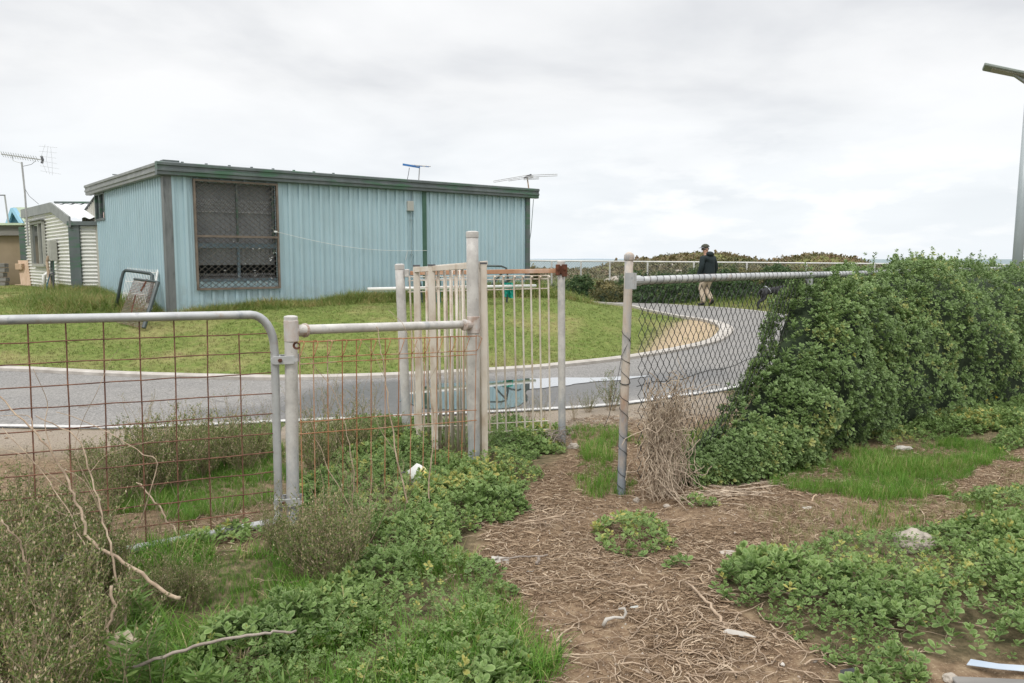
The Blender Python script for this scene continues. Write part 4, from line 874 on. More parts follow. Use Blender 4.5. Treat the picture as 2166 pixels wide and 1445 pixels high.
mb = MB(); mb.tube([plane_pts(*g2, 0, 0), plane_pts(*g2, 1, 0)], .02, 8); mb.tube([plane_pts(*g2, 1, 0), plane_pts(*g2, 1.0, 1)], .035, 8); mb.build('frame', dark_tube, ms_)
rod('rusty_rod', [plane_pts(*g2, .55, -.03), plane_pts(*g2, .45, .25)], .018, rust_m, ms_); rod('rusty_rod', [plane_pts(*g2, .3, .35), plane_pts(*g2, .42, .9)], .012, rust_m, ms_)

# ------------------------------------------------------------------ things by the shed's right end
mb = MB(); mb.tube([at(778, 612, 14.6), at(1133, 605, 16.4)], .035, 10); tag(mb.build('long_pole', plastic_white, smooth=True), 'long white pole lying level across frames in front of the blue shed', 'pole')
rk = thing('clothes_rack', at(940, 640, 15.8), 'dark tube rack with strips of teal cloth beside the right end of the shed', 'rack')
for k, pts in enumerate(([(1002, 562), (1060, 563), (1071, 567), (1075, 590)], [(1040, 603), (1058, 582), (1072, 568)], [(1060, 600), (1082, 591), (1096, 589), (1103, 592)], [(885, 588), (890, 604), (893, 640)], [(1000, 575), (1004, 610), (1003, 640)], [(1073, 588), (1072, 640)])):
    rod('tube', [at(x, y, 16.2 - .02 * k) for x, y in pts], .02, dark_tube, rk, 8)
mb = MB(); mb.tube([at(888, 592, 15.9), at(1000, 590, 16.2)], .022, 8); mb.build('rail', antenna_m, rk)
for (x0, y0, x1, y1, yb, w_) in ((916, 594, 922, 594, 652, 6), (925, 586, 930, 594, 655, 7), (1064, 598, 1080, 596, 628, 15)):
    mb = MB(); nn = 5
    for k in range(nn):
        for q in range(4):
            u0, u1 = k / nn, (k + 1) / nn
            def cp_(u, v): p = at(x0 + (x1 - x0 + w_ * .3) * u + v * 2, y0 + (yb - y0 + (3 if u > .5 else 0)) * v, 16.1); return p + Vector((0, .05 * math.sin(u * 9 + v * 3), 0))
            mb.quad(cp_(u0, q / 4), cp_(u1, q / 4), cp_(u1, (q + 1) / 4), cp_(u0, (q + 1) / 4))
    mb.build('teal_strip', teal_cloth, rk)

# ------------------------------------------------------------------ farm gate (left): bent tube frame, square wire mesh, strap hinges
D0 = 4.53                                              # distance of the hinge post
post0 = G(616, 1112)
def gp(px, py):                                        # a point in the plane of the gate (swung slightly towards the viewer on the left)
    g0 = at(590, 1100, D0 - .02); g1 = at(0, 677, 3.76); g1 = Vector((g1.x, 3.76, 0)); g0 = Vector((g0.x, g0.y, 0))
    d = g1 - g0; n_ = Vector((d.y, -d.x, 0)); r = ray(px, py); o = Vector((0, 0, CZ)); t_ = (g0 - o).dot(n_) / r.dot(n_); return o + r * t_
gate = thing('farm_gate', (post0.x - .1, D0, 0), 'galvanised tube farm gate with rusty square wire mesh, hinged to the left post', 'gate')
arc = [gp(580 - 50 + 50 * math.sin(a), 738 - 72 * math.cos(a)) for a in np.linspace(0.0, math.pi / 2, 9)]
def lp(a, b, n): return [a.lerp(b, k / n) for k in range(n)]
fr_ = lp(gp(-260, 686), gp(0, 677), 4) + lp(gp(0, 677), arc[0], 8) + arc + lp(gp(581, 745), gp(590, 1090), 6) + [gp(589, 1112), gp(580, 1128), gp(560, 1135)] + lp(gp(540, 1139), gp(245, 1172), 6) + [gp(245, 1172), gp(-260, 1230)]
fr_ = [Vector((p.x, p.y, max(p.z, .03))) for p in fr_]; mb = MB(); mb.tube(fr_, .0235, 14); mb.build('frame', galv_pipe, gate, smooth=True)
mb = MB()
VX = [(-175, -140), (-95, -70), (-20, -2), (57, 78), (138, 154), (217, 230), (293, 308), (367, 378), (437, 446), (505, 516), (576, 590)]
for xt, xb in VX:
    top = gp(xt, 678 if xt < 500 else 705); bot = gp(xb, 1165 if xb < 500 else 1110); pts = lp(top, bot, 8) + [bot]
    pts = [p + Vector((rnd.gauss(0, .0012), .006, 0)) for p in pts]; mb.tube(pts, .0036, 6)
HY = [(705, 727), (745, 773), (788, 823), (832, 869), (875, 917), (917, 963), (957, 1011), (998, 1060), (1040, 1104), (1079, 1152)]
for yr, yl in HY:   # rows at the hinge end and at the frame's left edge
    a_, b_ = gp(578, yr), gp(0, yl); c_ = a_ + (b_ - a_) * 1.45; pts = lp(a_, c_, 14) + [c_]
    pts = [p + Vector((0, 0, rnd.gauss(0, .0016))) for p in pts]; mb.tube(pts, .0034, 6)
mb.build('mesh_infill', rust_wire, gate)
def strap(py, w0, w1, mat):
    c0, c1 = gp(w0, py), at(w1, py - 2, D0 - .01); q = thing_local = None
    mb = MB(); d = (c1 - c0).normalized(); nrm_ = Vector((d.y, -d.x, 0)).normalized(); nrm_ = nrm_ if nrm_.y < 0 else -nrm_
    mb.obox((c0 + c1) / 2 + nrm_ * .043, (c1 - c0) / 2, nrm_ * .0035, Zv * .0235); mb.obox((c0 + c1) / 2 - nrm_ * .05, (c1 - c0) / 2, nrm_ * .0035, Zv * .0235)
    mb.tube([c0 + nrm_ * .043, c0 - nrm_ * .05], .0235, 12); o = mb.build('hinge_strap', mat, gate, bevel=.0015)
    for f_ in (.30, 1.08):
        p = c0.lerp(c1, f_) + nrm_ * .046; MB().tube([p, p + nrm_ * .014], .0115, 6).build('bolt', rust_m if f_ < 1 else galv_pipe, o)
strap(761, 585, 628, galv_pipe); strap(1060, 590, 638, galv_pipe)

# ------------------------------------------------------------------ pipe fence panel between the hinge post and the tall post
pf = thing('pipe_fence', (post0.x, D0, 0), 'painted pipe fence panel with rusty rolled-top wire mesh between a short and a tall post', 'fence')
def upright(name, base_px, top_px, Y, r, mat, parent, cap=True, zb=-.15, n=18):
    b_, t_ = at(*base_px, Y), at(*top_px, Y); d = (t_ - b_) / (t_.z - b_.z); b2 = b_ + d * (zb - b_.z)
    mb = MB(); mb.tube([b2 + (t_ - b2) * (k / 8) for k in range(9)], r, n); o = mb.build(name, mat, parent, smooth=True)
    if cap:
        mb = MB(); mb.tube([t_ - d * .042, t_ - d * .004, t_, t_ + d * .004], [r * 1.06, r * 1.06, r * .98, r * .6], n); mb.build('cap', mat, o)
    return b_, t_, o
TP = 5.74
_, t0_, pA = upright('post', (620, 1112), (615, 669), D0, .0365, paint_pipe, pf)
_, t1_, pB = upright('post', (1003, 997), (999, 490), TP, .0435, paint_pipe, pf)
pipe_shade = paint_pipe
r0, r1 = at(628, 698, D0 + .02), at(992, 686, TP)
mb = MB(); mb.tube(lp(r0, r1, 8) + [r1], .0285, 16); mb.build('rail', paint_pipe, pf, smooth=True)
rd = (r1 - r0).normalized()
for c, pr, sgn_, po in ((at(616, 700, D0), .0365, 1, pA), (at(1001, 687, TP), .0435, -1, pB)):
    mb = MB(); mb.tube([c - Zv * .062, c - Zv * .058, c + Zv * .058, c + Zv * .062], [pr * 1.02, pr * 1.13, pr * 1.13, pr * 1.02], 18); dd = rd * sgn_
    mb.tube([c + dd * .01, c + dd * .085, c + dd * .088, c + dd * .102, c + dd * .105], [.034, .034, .041, .041, .035], 16)
    o = mb.build('tee_fitting', fitting_m, pf, smooth=False)
    nb = Vector((0, -1, 0)); MB().tube([c + dd * .065 + nb * .028, c + dd * .065 + nb * .043], .011, 8).build('grub_screw', rust_m, o)
# rusty mesh
def mp(px, py):
    a_, b_ = at(616, 0, D0), at(1003, 0, TP); a_ = Vector((a_.x, D0 + .0, 0)); b_ = Vector((b_.x, TP, 0)); d = b_ - a_; n_ = Vector((d.y, -d.x, 0)).normalized(); r = ray(px, py); o = Vector((0, 0, CZ))
    off = n_ * (.046 if n_.y < 0 else -.046); t_ = (a_ + off - o).dot(n_) / r.dot(n_); return o + r * t_
mb = MB(); VXm = [634, 663, 693, 724, 754, 785, 815, 844, 871, 898, 925, 953, 981, 1007]; VXb = [642, 668, 696, 726, 756, 785, 814, 841, 867, 894, 920, 948, 976, 1003]
def topy(x, y0, y1): return y0 + (y1 - y0) * (x - 634) / (1007 - 634)
for xt, xb in zip(VXm, VXb):
    yb = 1150 + (985 - 1150) * (xb - 642) / 361.; p0 = mp(xt, topy(xt, 770, 750)); pts = [mp(xt, topy(xt, 723, 712)), p0] + lp(p0, mp(xb, yb), 6)[1:] + [mp(xb, yb)]
    mb.tube(pts, .0034, 6)
    a_, c_ = mp(xt, topy(xt, 757, 743)), mp(xt + 7, topy(xt, 724, 714)); nb = Vector((.02, -.05, 0)); mb.tube([a_, a_ + nb * .8 + Zv * .02, c_ + nb, c_ + Zv * .008, mp(xt, topy(xt, 721, 710))], .0027, 6)
for (yl, yr) in ((723, 711), (757, 742), (770, 750), (893, 867), (918, 889)):
    a_, b_ = mp(634, yl), mp(1008, yr); pts = lp(a_, b_, 12) + [b_]; mb.tube([p + Vector((0, -.004 if yl > 725 else 0, rnd.gauss(0, .0012))) for p in pts], 0.0042 if yl < 725 else .0034, 6)
mb.build('mesh_infill', orange_wire, pf)
c = mp(628, 731); mb = MB()
for k in range(3): mb.tube([c + Vector((.019 * math.cos(a) * (1 - .12 * k), -.01 + .004 * k, .019 * math.sin(a) * (1 - .12 * k))) for a in np.linspace(0, 5.9, 12)], .0035, 5)
mb.build('wire_knot', rust_m, pf)

# ------------------------------------------------------------------ rear screen panel of the walk-through
rp_ = thing('bar_fence', at(850, 935, 6.66), 'wire rod fence panel with pink rusted top rail, at the back of the walk-through', 'fence')
upright('post', (862, 940), (845, 559), 6.66, .0385, paint_pipe, rp_)
_, tq, pc_ = upright('post', (1189, 950), (1187, 552), 6.54, .0305, paint_pipe, rp_)
ra, rb = at(868, 578, 6.66), at(1176, 573, 6.54)
mb = MB(); mb.beam(ra, rb, .03, .036); mb.build('rail', pink_rail, rp_, bevel=.003)
mb = MB(); mb.obox(at(861, 578, 6.65), (.018, 0, 0), (0, .03, 0), (0, 0, .034)); mb.build('rail_socket', paint_pipe, rp_, bevel=.006)
clamp = MB(); cc = at(1187, 571, 6.54); clamp.obox(cc, (.044, 0, 0), (0, .042, 0), (0, 0, .034)); clamp.obox(cc + Vector((-.03, -.045, 0)), (.018, 0, 0), (0, .01, 0), (0, 0, .045)); clamp.obox(cc + Vector((.024, -.043, -.004)), (.022, 0, 0), (0, .012, 0), (0, 0, .05))
cl = clamp.build('clamp', rust_m, rp_, bevel=.004)
for dx in (-.028, .022): MB().tube([cc + Vector((dx, -.05, .012)), cc + Vector((dx, -.068, .012))], .011, 6).build('bolt', rust_m, cl)
mb = MB(); XT = [866, 886, 905, 924, 943, 962, 981, 1000, 1028, 1045, 1064, 1087, 1105, 1123, 1141, 1160]; 
for x in XT:
    f_ = (x - 866) / 294.; xb = x + 14 - 10 * f_ - 0; pts = [at(x, 584, 6.63 - .1 * f_), at(x + (xb - x) * .5, 760, 6.63 - .1 * f_), at(xb, 925 + 14 * (1 - f_), 6.63 - .1 * f_)]
    if x > 1035: pts[0] = pts[0] + Zv * 0; pts = [pts[0] + Vector((.012, -.03, -.012)), pts[0] + Vector((.004, -.012, 0))] + pts
    mb.tube(pts, .0075, 7)
for yl, yr in ((586, 583), (594, 590), (618, 610), (905, 890), (922, 908)): mb.tube([at(863, yl, 6.645), at(1161, yr, 6.535)], .0045, 6)
mb.build('rods', cream_bar, rp_)

# ------------------------------------------------------------------ swing panel (front) and inner panel
sg_ = thing('swing_gate', at(1023, 990, 5.80), 'narrow white painted bar gate with square tube end posts, just behind the tall post', 'gate')
def sq(a, b, w, name, mat, parent, cap=True):
    mb = MB(); mb.beam(a, b, w, w, (0, 1, 0)); o = mb.build(name, mat, parent, bevel=.002)
    if cap: mb = MB(); mb.obox(b + Zv * .004, (w * .56, 0, 0), (0, w * .56, 0), (0, 0, .006)); mb.build('cap', antenna_dark, o)
    return o
ya, yb_ = 6.42, 5.80
sq(at(888, 955, ya), at(881, 563, ya), .048, 'end_post', cream_bar, sg_); sq(at(1026, 1000, yb_), at(1023, 558, yb_), .046, 'end_post', cream_bar, sg_)
mb = MB(); mb.beam(at(877, 571, ya), at(1024, 561, yb_), .036, .04); mb.build('top_rail', cream_bar, sg_, bevel=.002)
nb_ = 10
for k in range(nb_):
    f_ = (k + .9) / (nb_ + .6); y_ = ya + (yb_ - ya) * f_; x_ = 884 + (1020 - 884) * f_ + 6; xb = x_ + 6 - 4 * f_
    o = MB().tube([at(x_, 572 - 6 * f_, y_ ), at(xb, 950 + 26 * f_, y_)], .0105, 8).build('bar', cream_bar, sg_, smooth=True)
ig = thing('inner_gate', at(912, 940, 6.3), 'white square-tube bar panel standing just behind the swing gate', 'gate')
sq(at(921, 950, 6.25), at(913, 562, 6.25), .052, 'end_post', cream_bar, ig); sq(at(1012, 985, 6.0), at(1008, 556, 6.0), .04, 'end_post', cream_bar, ig)
mb = MB(); mb.beam(at(913, 566, 6.29), at(1030, 556, 6.02), .03, .03); mb.build('top_rail', cream_bar, ig, bevel=.002)
for x_ in (927, 940, 956, 972, 988, 997): MB().tube([at(x_, 567, 6.28), at(x_ + 4, 955, 6.28)], .0065, 7).build('bar', cream_bar, ig, smooth=True)
mb = MB(); 
for yy in (606, 900): mb.tube([at(885, yy + 2, 6.32), at(1010, yy, 6.05)], .004, 6)
mb.build('cross_wire', cream_bar, ig)

# ------------------------------------------------------------------ near chain-link fence
P0 = Vector((at(1313, 1040, 5.2).x, 5.2, 0)); P0.z = 0
c5 = atz(1345, 594, 1.415); c7 = atz(1790, 579, 1.415); fd = Vector((c7.x - c5.x, c7.y - c5.y, 0)); fd = (fd).normalized(); fn_ = Vector((fd.y, -fd.x, 0))
if fn_.y > 0: fn_ = -fn_
cf = thing('chain_link_fence', P0, 'black chain-link fence with white pipe top rail, wound with black wire, running into the hedge', 'fence')
b_, t_ = at(1314, 1042, 5.2), at(1331, 540, 5.2); dpost = (t_ - b_) / (t_.z - b_.z)
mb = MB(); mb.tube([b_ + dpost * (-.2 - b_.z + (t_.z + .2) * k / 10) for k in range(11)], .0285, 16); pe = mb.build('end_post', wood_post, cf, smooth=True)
mb = MB(); mb.tube([t_ - dpost * .035, t_ - dpost * .03, t_, t_ + dpost * .012, t_ + dpost * .022], [.030, .0335, .0335, .024, .006], 16); mb.build('cap', wood_post, pe, smooth=True)
def railp(a): q = c5 + fd * a; return Vector((q.x, q.y, 1.415 + .004 * math.sin(a * 1.3)))
RL = 9.0
mb = MB(); mb.tube([railp(-.02 + k * RL / 20) for k in range(21)], .0265, 16); mb.build('top_rail', galv_pipe, cf, smooth=True)
mb = MB(); mb.tube([railp(-.06), railp(-.03), railp(.035), railp(.05)], [.02, .033, .033, .028], 14); q = railp(-.055); mb.obox(q, fd * .014, fn_ * .034, Zv * .05); mb.build('rail_bracket', galv_pipe, cf)
for a in (2.55, 5.6, 8.4):
    q = railp(a); mb = MB(); mb.tube([Vector((q.x, q.y, -.15)), q - Zv * .03], .0245, 14); po = mb.build('line_post', galv_pipe, cf, smooth=True)
    mb = MB(); mb.tube([q - Zv * .1, q - Zv * .095, q - Zv * .03], [.026, .031, .031], 12); mb.tube([q - fd * .035, q + fd * .035], .031, 14); mb.build('saddle', galv_pipe, po)
DX, DZ = .034, .0505; ML = 4.6; mb = MB(); nW = int(ML / DX); rows = 25; ztop_ = 1.372
prev_j = [0] * (rows + 1)
for w in range(nW + 1):
    pts = []
    sag = .010 * math.sin(w * .7) + .006 * math.sin(w * 2.1)
    for q in range(rows + 1):
        a = .045 + w * DX + (DX / 2 + .002) * (1 if ((q + w) % 2) else -1) * .98 + .006 * noise.noise((w * .3, q * .4, 2)); zz = ztop_ - q * DZ * (1.0 if q < 12 else .97) + .006 * noise.noise((w * .25, q * .3, 9)) - (sag if q > 0 else 0) * .4
        o_ = .002 * (1 if (q + w) % 2 else -1); r_ = railp(a); pts.append(Vector((r_.x, r_.y, zz)) + fn_ * (.012 + o_ + .02 * noise.noise((a * 1.1, zz * 1.5, 4))))
    mb.tube(pts, .0025, 5, caps=False)
mb.build('chain_mesh', black_wire, cf)
mb = MB(); pts = []; a = .05
while a < 4.2:
    n_ = 10; stp = rnd.uniform(.062, .085)
    for k in range(n_):
        th = 2 * math.pi * k / n_; pts.append(railp(a + stp * k / n_) + fn_ * .030 * math.cos(th) + Zv * .030 * math.sin(th))
    a += stp
mb.tube(pts, .0015, 5); mb.build('lacing_wire', black_wire, cf)
pts = []
for k in range(90):
    zz = 1.12 - k * .0125 + .02 * math.sin(k * .3); th = k * .62; c = b_ + dpost * (zz - b_.z); pts.append(c + Vector((.031 * math.cos(th), .031 * math.sin(th), 0)))
mb = MB(); mb.tube(pts, .0019, 5); c = b_ + dpost * .95; mb.tube([c + Vector((.03, -.02, .1)), c + Vector((-.03, -.035, -.02)), c + Vector((-.07, -.03, -.25)), c + Vector((-.11, -.03, -.42)), c + Vector((-.14, -.02, -.5))], .0018, 5)
mb.build('post_wire', black_wire, cf)
mb = MB(); pts = [railp(.0 + k * .18) + fn_ * .02 + Zv * (-.665 + .10 * (k / 24) + .012 * math.sin(k * 1.7) - .02 * math.sin(math.pi * min(k, 9) / 9)) for k in range(26)]; mb.tube(pts, .0028, 5)
for k in range(2, 25, 4): q = pts[k]; mb.tube([q + Vector((-.015, 0, .012)), q + Vector((0, -.006, -.01)), q + Vector((.015, 0, .014))], .0026, 5)
th_ = [b_ + dpost * (.745 + .01 * math.sin(a)) + Vector((.034 * math.cos(a), .034 * math.sin(a), 0)) for a in np.linspace(0, 12.5, 26)]; mb.tube(th_, .003, 5)
mb.build('tension_wire', black_wire, cf)

# ------------------------------------------------------------------ fence along the dunes
ff = thing('boundary_fence', at(1120, 620, 30), 'long pale pipe-railed chain-link fence along the dunes at the back', 'fence')
def fl(px): k = (px - 1120) / 700.; return 30.0 - 3.0 * k
def frp(px, dy=0): Yf = fl(px); return at(px, 551.5 + 6.0 * (px - 1120) / 670. + dy, Yf)
mb = MB(); mb.tube([frp(x) for x in range(1090, 2300, 60)], .027, 8); mb.build('top_rail', far_pipe, ff, smooth=True)
for x in (1120, 1167, 1229, 1290, 1370, 1468, 1580, 1706, 1850, 2010):
    q = frp(x); MB().tube([Vector((q.x, q.y, .2)), q], .032, 8).build('post', far_pipe, ff)
mb = MB(); e0, e1 = frp(1090), frp(2300); ln = (e1 - e0).length; dd = (e1 - e0) / ln; k = -1.2
while k < ln:
    for sg in (1, -1):
        a_, b_2 = (k, k + 1.15) if sg == 1 else (k + 1.15, k)
        q0, q1 = e0 + dd * max(0, min(ln, a_)), e0 + dd * max(0, min(ln, b_2)); mb.tube([q0 - Zv * .03, Vector((q1.x, q1.y, q1.z - 1.15))], .0035, 3, caps=False)
    k += .10
mb.build('chain_mesh', far_wire, ff)

# ------------------------------------------------------------------ lamp post
lpb = at(2151, 560, 12.5); gl = hz(lpb.x, 12.5); la = thing('lamp_post', (lpb.x, 12.5, gl), 'tall grey pole with flat solar lamp head, behind the hedge at the right edge', 'street lamp')
pt = at(2166, 190, 12.5); pdir = (pt - lpb) / (pt.z - lpb.z); mb = MB(); bb = lpb + pdir * (gl - lpb.z); bb = Vector((lpb.x, 12.5, gl)); mb.tube([bb, Vector((lpb.x + .02, 12.5, pt.z + .15))], [.085, .055], 14); mb.build('pole', lamp_pole, la, smooth=True)
h0, h1 = at(2080, 141, 11.9), at(2230, 172, 12.7); hd = (h1 - h0); side_ = Vector((.1, .22, -.02)).normalized() * .14
mb = MB(); mb.obox((h0 + h1) / 2, hd / 2, side_, Zv * .022); hdm = mb.build('lamp_head', lamp_panel, la, bevel=.01)
mb = MB(); mb.obox((h0 + h1) / 2 - hd * .15 - Zv * .026, hd * .25, side_ * .7, Zv * .005); mb.build('led_panel', grey_box, hdm)
tp_ = Vector((lpb.x + .02, 12.5, pt.z + .12)); mb = MB(); mb.beam(tp_ - Zv * .06, (h0 + h1) / 2 - Zv * .02 - hd * .1, .04, .03); mb.build('bracket', lamp_pole, la)

# ------------------------------------------------------------------ person and dog
def skinned(name, joints, edges, mat, parent, sub=2, root=0):
    """one continuous limb/body surface: joints = [(x, y, z, r)]"""
    me = bpy.data.meshes.new(name + '_sk'); me.from_pydata([j[:3] for j in joints], edges, []); o = bpy.data.objects.new(name + '_sk', me); COL.objects.link(o)
    mo = o.modifiers.new('s', 'SKIN'); mo.use_smooth_shade = True
    for k, j in enumerate(joints):
        d = me.skin_vertices[0].data[k]; rr = j[3] if isinstance(j[3], tuple) else (j[3], j[3]); d.radius = rr; d.use_root = (k == root)
    s2 = o.modifiers.new('u', 'SUBSURF'); s2.levels = s2.render_levels = sub
    dg = bpy.context.evaluated_depsgraph_get(); m2 = bpy.data.meshes.new_from_object(o.evaluated_get(dg)); bpy.data.objects.remove(o)
    m2.materials.clear(); m2.name = name; return m2
def figure(parent, O, f, r, parts):
    for name, joints, edges, mat, sub in parts:
        J = [((O + f * a + r * b + Zv * c)[:] + (rad,)) for a, b, c, rad in joints]
        link_mesh(name, skinned(name, J, edges, mat, parent, sub), mat, parent, True)
pp = at(1495, 647, 23.4); O = Vector((pp.x, 23.4, float(zbase(23.4)) + .01)); f = Vector((-.55, .83, 0)).normalized(); r = Vector((f.y, -f.x, 0))
person = thing('person', O, 'person in dark hooded jacket, cap and beige trousers walking away along the road', 'person')
body = [(-.01, 0, .93, (.13, .10)), (.0, 0, 1.15, (.14, .10)), (.02, 0, 1.36, (.15, .10)), (.05, 0, 1.47, .062), (.075, 0, 1.53, .055), (.095, 0, 1.62, (.078, .088)), (.10, 0, 1.70, (.07, .08)),
        (0, -.18, 1.40, .055), (-.03, -.24, 1.14, .043), (.05, -.25, .90, .03), (.08, -.245, .82, .028),
        (0, .18, 1.40, .055), (-.04, .24, 1.14, .043), (.03, .26, .90, .03), (.06, .255, .82, .028),
        (0, -.09, .88, .085), (.14, -.09, .50, .055), (.04, -.09, .10, .038), (.14, -.09, .05, .034),
        (0, .09, .88, .085), (.10, .06, .48, .055), (-.11, .05, .18, .036), (-.05, .05, .07, .03)]
be = [(0,1),(1,2),(2,3),(3,4),(4,5),(5,6),(2,7),(7,8),(8,9),(9,10),(2,11),(11,12),(12,13),(13,14),(0,15),(15,16),(16,17),(17,18),(0,19),(19,20),(20,21),(21,22)]
n0 = len(body)
for hb in (10, 14):   # five fingers on each half-closed hand
    a_, b_, c_, _ = body[hb]
    for k in range(5):
        off = (k - 2) * .014
        i = len(body); ln = (.035, .04, .042, .038, .03)[k]
        if k == 0: body += [(a_ + .025, b_, c_ - .005, .009), (a_ + .045, b_, c_ - .03, .008)]
        else: body += [(a_ + off, b_, c_ - ln, .009), (a_ + off + .012, b_, c_ - ln - .025, .008)]
        be += [(hb, i), (i, i + 1)]
figure(person, O, f, r, [('body', body, be, skin_m, 2),
 ('jacket', [(-.01, 0, .86, (.205, .155)), (-.01, 0, 1.0, (.195, .145)), (.0, 0, 1.2, (.20, .145)), (.02, 0, 1.36, (.21, .145)), (.05, 0, 1.475, (.115, .115)),
   (0, -.20, 1.39, .082), (-.03, -.262, 1.14, .070), (.05, -.265, .93, .056), (.06, -.262, .87, .052), (0, .20, 1.39, .082), (-.04, .262, 1.14, .070), (.03, .275, .93, .056), (.04, .272, .87, .052)],
   [(0,1),(1,2),(2,3),(3,4),(3,5),(5,6),(6,7),(7,8),(3,9),(9,10),(10,11),(11,12)], jacket_m, 2),
 ('hood', [(-.03, -.11, 1.49, .07), (-.085, 0, 1.52, .085), (-.04, .12, 1.49, .07), (.05, .13, 1.46, .055)], [(0,1),(1,2),(2,3)], jacket_m, 2),
 ('trousers', [(0, 0, .92, (.15, .12)), (0, -.085, .80, .105), (.13, -.09, .50, .082), (.07, -.09, .28, .075), (.04, -.09, .07, .068), (0, .085, .80, .11), (.10, .06, .48, .085), (-.01, .055, .32, .075), (-.115, .05, .17, .064)],
   [(0,1),(1,2),(2,3),(3,4),(0,5),(5,6),(6,7),(7,8)], trouser_m, 2),
 ('shoe', [(.0, -.09, .05, .045), (.08, -.09, .045, .045), (.17, -.09, .035, .04), (.215, -.09, .035, .03)], [(0,1),(1,2),(2,3)], shoe_m, 2),
 ('shoe', [(-.18, .05, .19, .045), (-.14, .05, .115, .045), (-.08, .05, .05, .04), (-.045, .05, .03, .03)], [(0,1),(1,2),(2,3)], shoe_m, 2)])
person.scale = (1.13, 1.13, 1.0)
hf = (f * .35 - r * .94).normalized(); hr = Vector((hf.y, -hf.x, 0)); hc = O + f * .10 + Zv * 1.66
def dome(c, rx, ry, rz, fwd, rgt, z0=-.2, nu=20, nv=10):
    mb = MB()
    for i in range(nv + 1):
        ph = z0 + (math.pi / 2 - z0) * i / nv
        for k in range(nu): a = 2 * math.pi * k / nu; mb.v.append(c + fwd * rx * math.cos(ph) * math.cos(a) + rgt * ry * math.cos(ph) * math.sin(a) + Zv * rz * math.sin(ph))
    for i in range(nv):
        for k in range(nu): mb.f.append((i*nu+k, i*nu+(k+1)%nu, (i+1)*nu+(k+1)%nu, (i+1)*nu+k))
    return mb
cpm = dome(hc + Zv * .045, .112, .098, .098, hf, hr, 0).build('cap', cap_m, person, True)
mb = MB(); v_ = []
for k in range(9):
    a = -1.1 + 2.2 * k / 8; v_.append(hc + Zv * .05 + hf * .10 * math.cos(a) + hr * .09 * math.sin(a)); v_.append(hc + Zv * (.03 - .01 * math.cos(a)) + hf * (.10 * math.cos(a) + .085 * math.cos(a * .8)) + hr * .085 * math.sin(a))
mb.v = v_ + [p - Zv * .006 for p in v_]
for k in range(8): a = 2 * k; mb.f += [(a, a+1, a+3, a+2), (a+18, a+20, a+21, a+19), (a+1, a+19, a+21, a+3)]
mb.build('cap_peak', antenna_dark, person)
dome(hc - Zv * .0, .103, .09, .06, -hf, hr, -1.0).build('hair', hair_m, person, True)
mb = MB(); fc_ = hc + hf * .088 - Zv * .03; mb.tube([fc_ + Zv * .03 - hf * .005, fc_ + hf * .022 - Zv * .008, fc_ - Zv * .014], [.008, .013, .009], 8)
mb.build('nose', skin_m, person, True)
for sg in (-1, 1):
    MB().tube([hc + hr * sg * .086 - Zv * .005, hc + hr * sg * .10 - Zv * .02, hc + hr * sg * .088 - Zv * .05], [.012, .018, .010], 8).build('ear', skin_m, person, True)
    dome(hc + hf * .082 + hr * sg * .032 + Zv * .0, .012, .012, .009, hf, hr, -1.4, 8, 6).build('eye', shoe_m, person, True)
MB().tube([hc + hf * .09 - hr * .022 - Zv * .068, hc + hf * .096 - Zv * .07, hc + hf * .09 + hr * .022 - Zv * .068], .006, 6).build('mouth', fitting_m, person, True)

dp = at(1608, 655, 22.0); O2 = Vector((dp.x, 22.0, float(zbase(22.0)) + .008)); f2 = Vector((.93, .35, 0)).normalized(); r2_ = Vector((f2.y, -f2.x, 0))
dog = thing('dog', O2, 'black dog with pale harness strap, half hidden behind the left edge of the hedge', 'dog')
dj = [(.12, 0, .50, (.115, .10)), (.32, 0, .49, (.10, .11)), (.55, 0, .47, (.115, .14)), (.70, 0, .52, (.09, .11)), (.84, 0, .60, .07), (.95, 0, .66, .078), (1.06, 0, .63, .05), (1.14, 0, .60, .036),
      (.10, -.08, .42, .08), (.13, -.09, .26, .05), (-.02, -.09, .17, .026), (-.01, -.09, .03, .025), (.05, -.09, .02, .024),
      (.08, .08, .42, .08), (.06, .09, .27, .05), (-.12, .09, .18, .026), (-.14, .09, .03, .025), (-.08, .09, .02, .024),
      (.62, -.08, .36, .055), (.60, -.08, .2, .03), (.62, -.08, .03, .025), (.67, -.08, .02, .025), (.64, .08, .36, .055), (.70, .08, .2, .03), (.66, .08, .06, .025), (.70, .08, .03, .025),
      (.0, 0, .53, .035), (-.08, 0, .42, .024), (-.11, 0, .30, .014)]
de = [(0,1),(1,2),(2,3),(3,4),(4,5),(5,6),(6,7),(0,8),(8,9),(9,10),(10,11),(11,12),(0,13),(13,14),(14,15),(15,16),(16,17),(2,18),(18,19),(19,20),(20,21),(2,22),(22,23),(23,24),(24,25),(0,26),(26,27),(27,28)]
figure(dog, O2, f2, r2_, [('body', dj, de, dog_m, 2)])
for sg in (-1, 1): MB().tube([O2 + f2 * .93 + r2_ * sg * .06 + Zv * .71, O2 + f2 * .90 + r2_ * sg * .09 + Zv * .69, O2 + f2 * .90 + r2_ * sg * .10 + Zv * .60], [.03, .035, .012], 8).build('ear', dog_m, dog, True)
MB().tube([O2 + f2 * .22 + r2_ * (.125 * math.sin(a)) + Zv * (.49 + .125 * math.cos(a)) - f2 * .08 * math.cos(a) for a in np.linspace(-2, 2, 15)], .011, 6).build('harness', harness_m, dog, True)

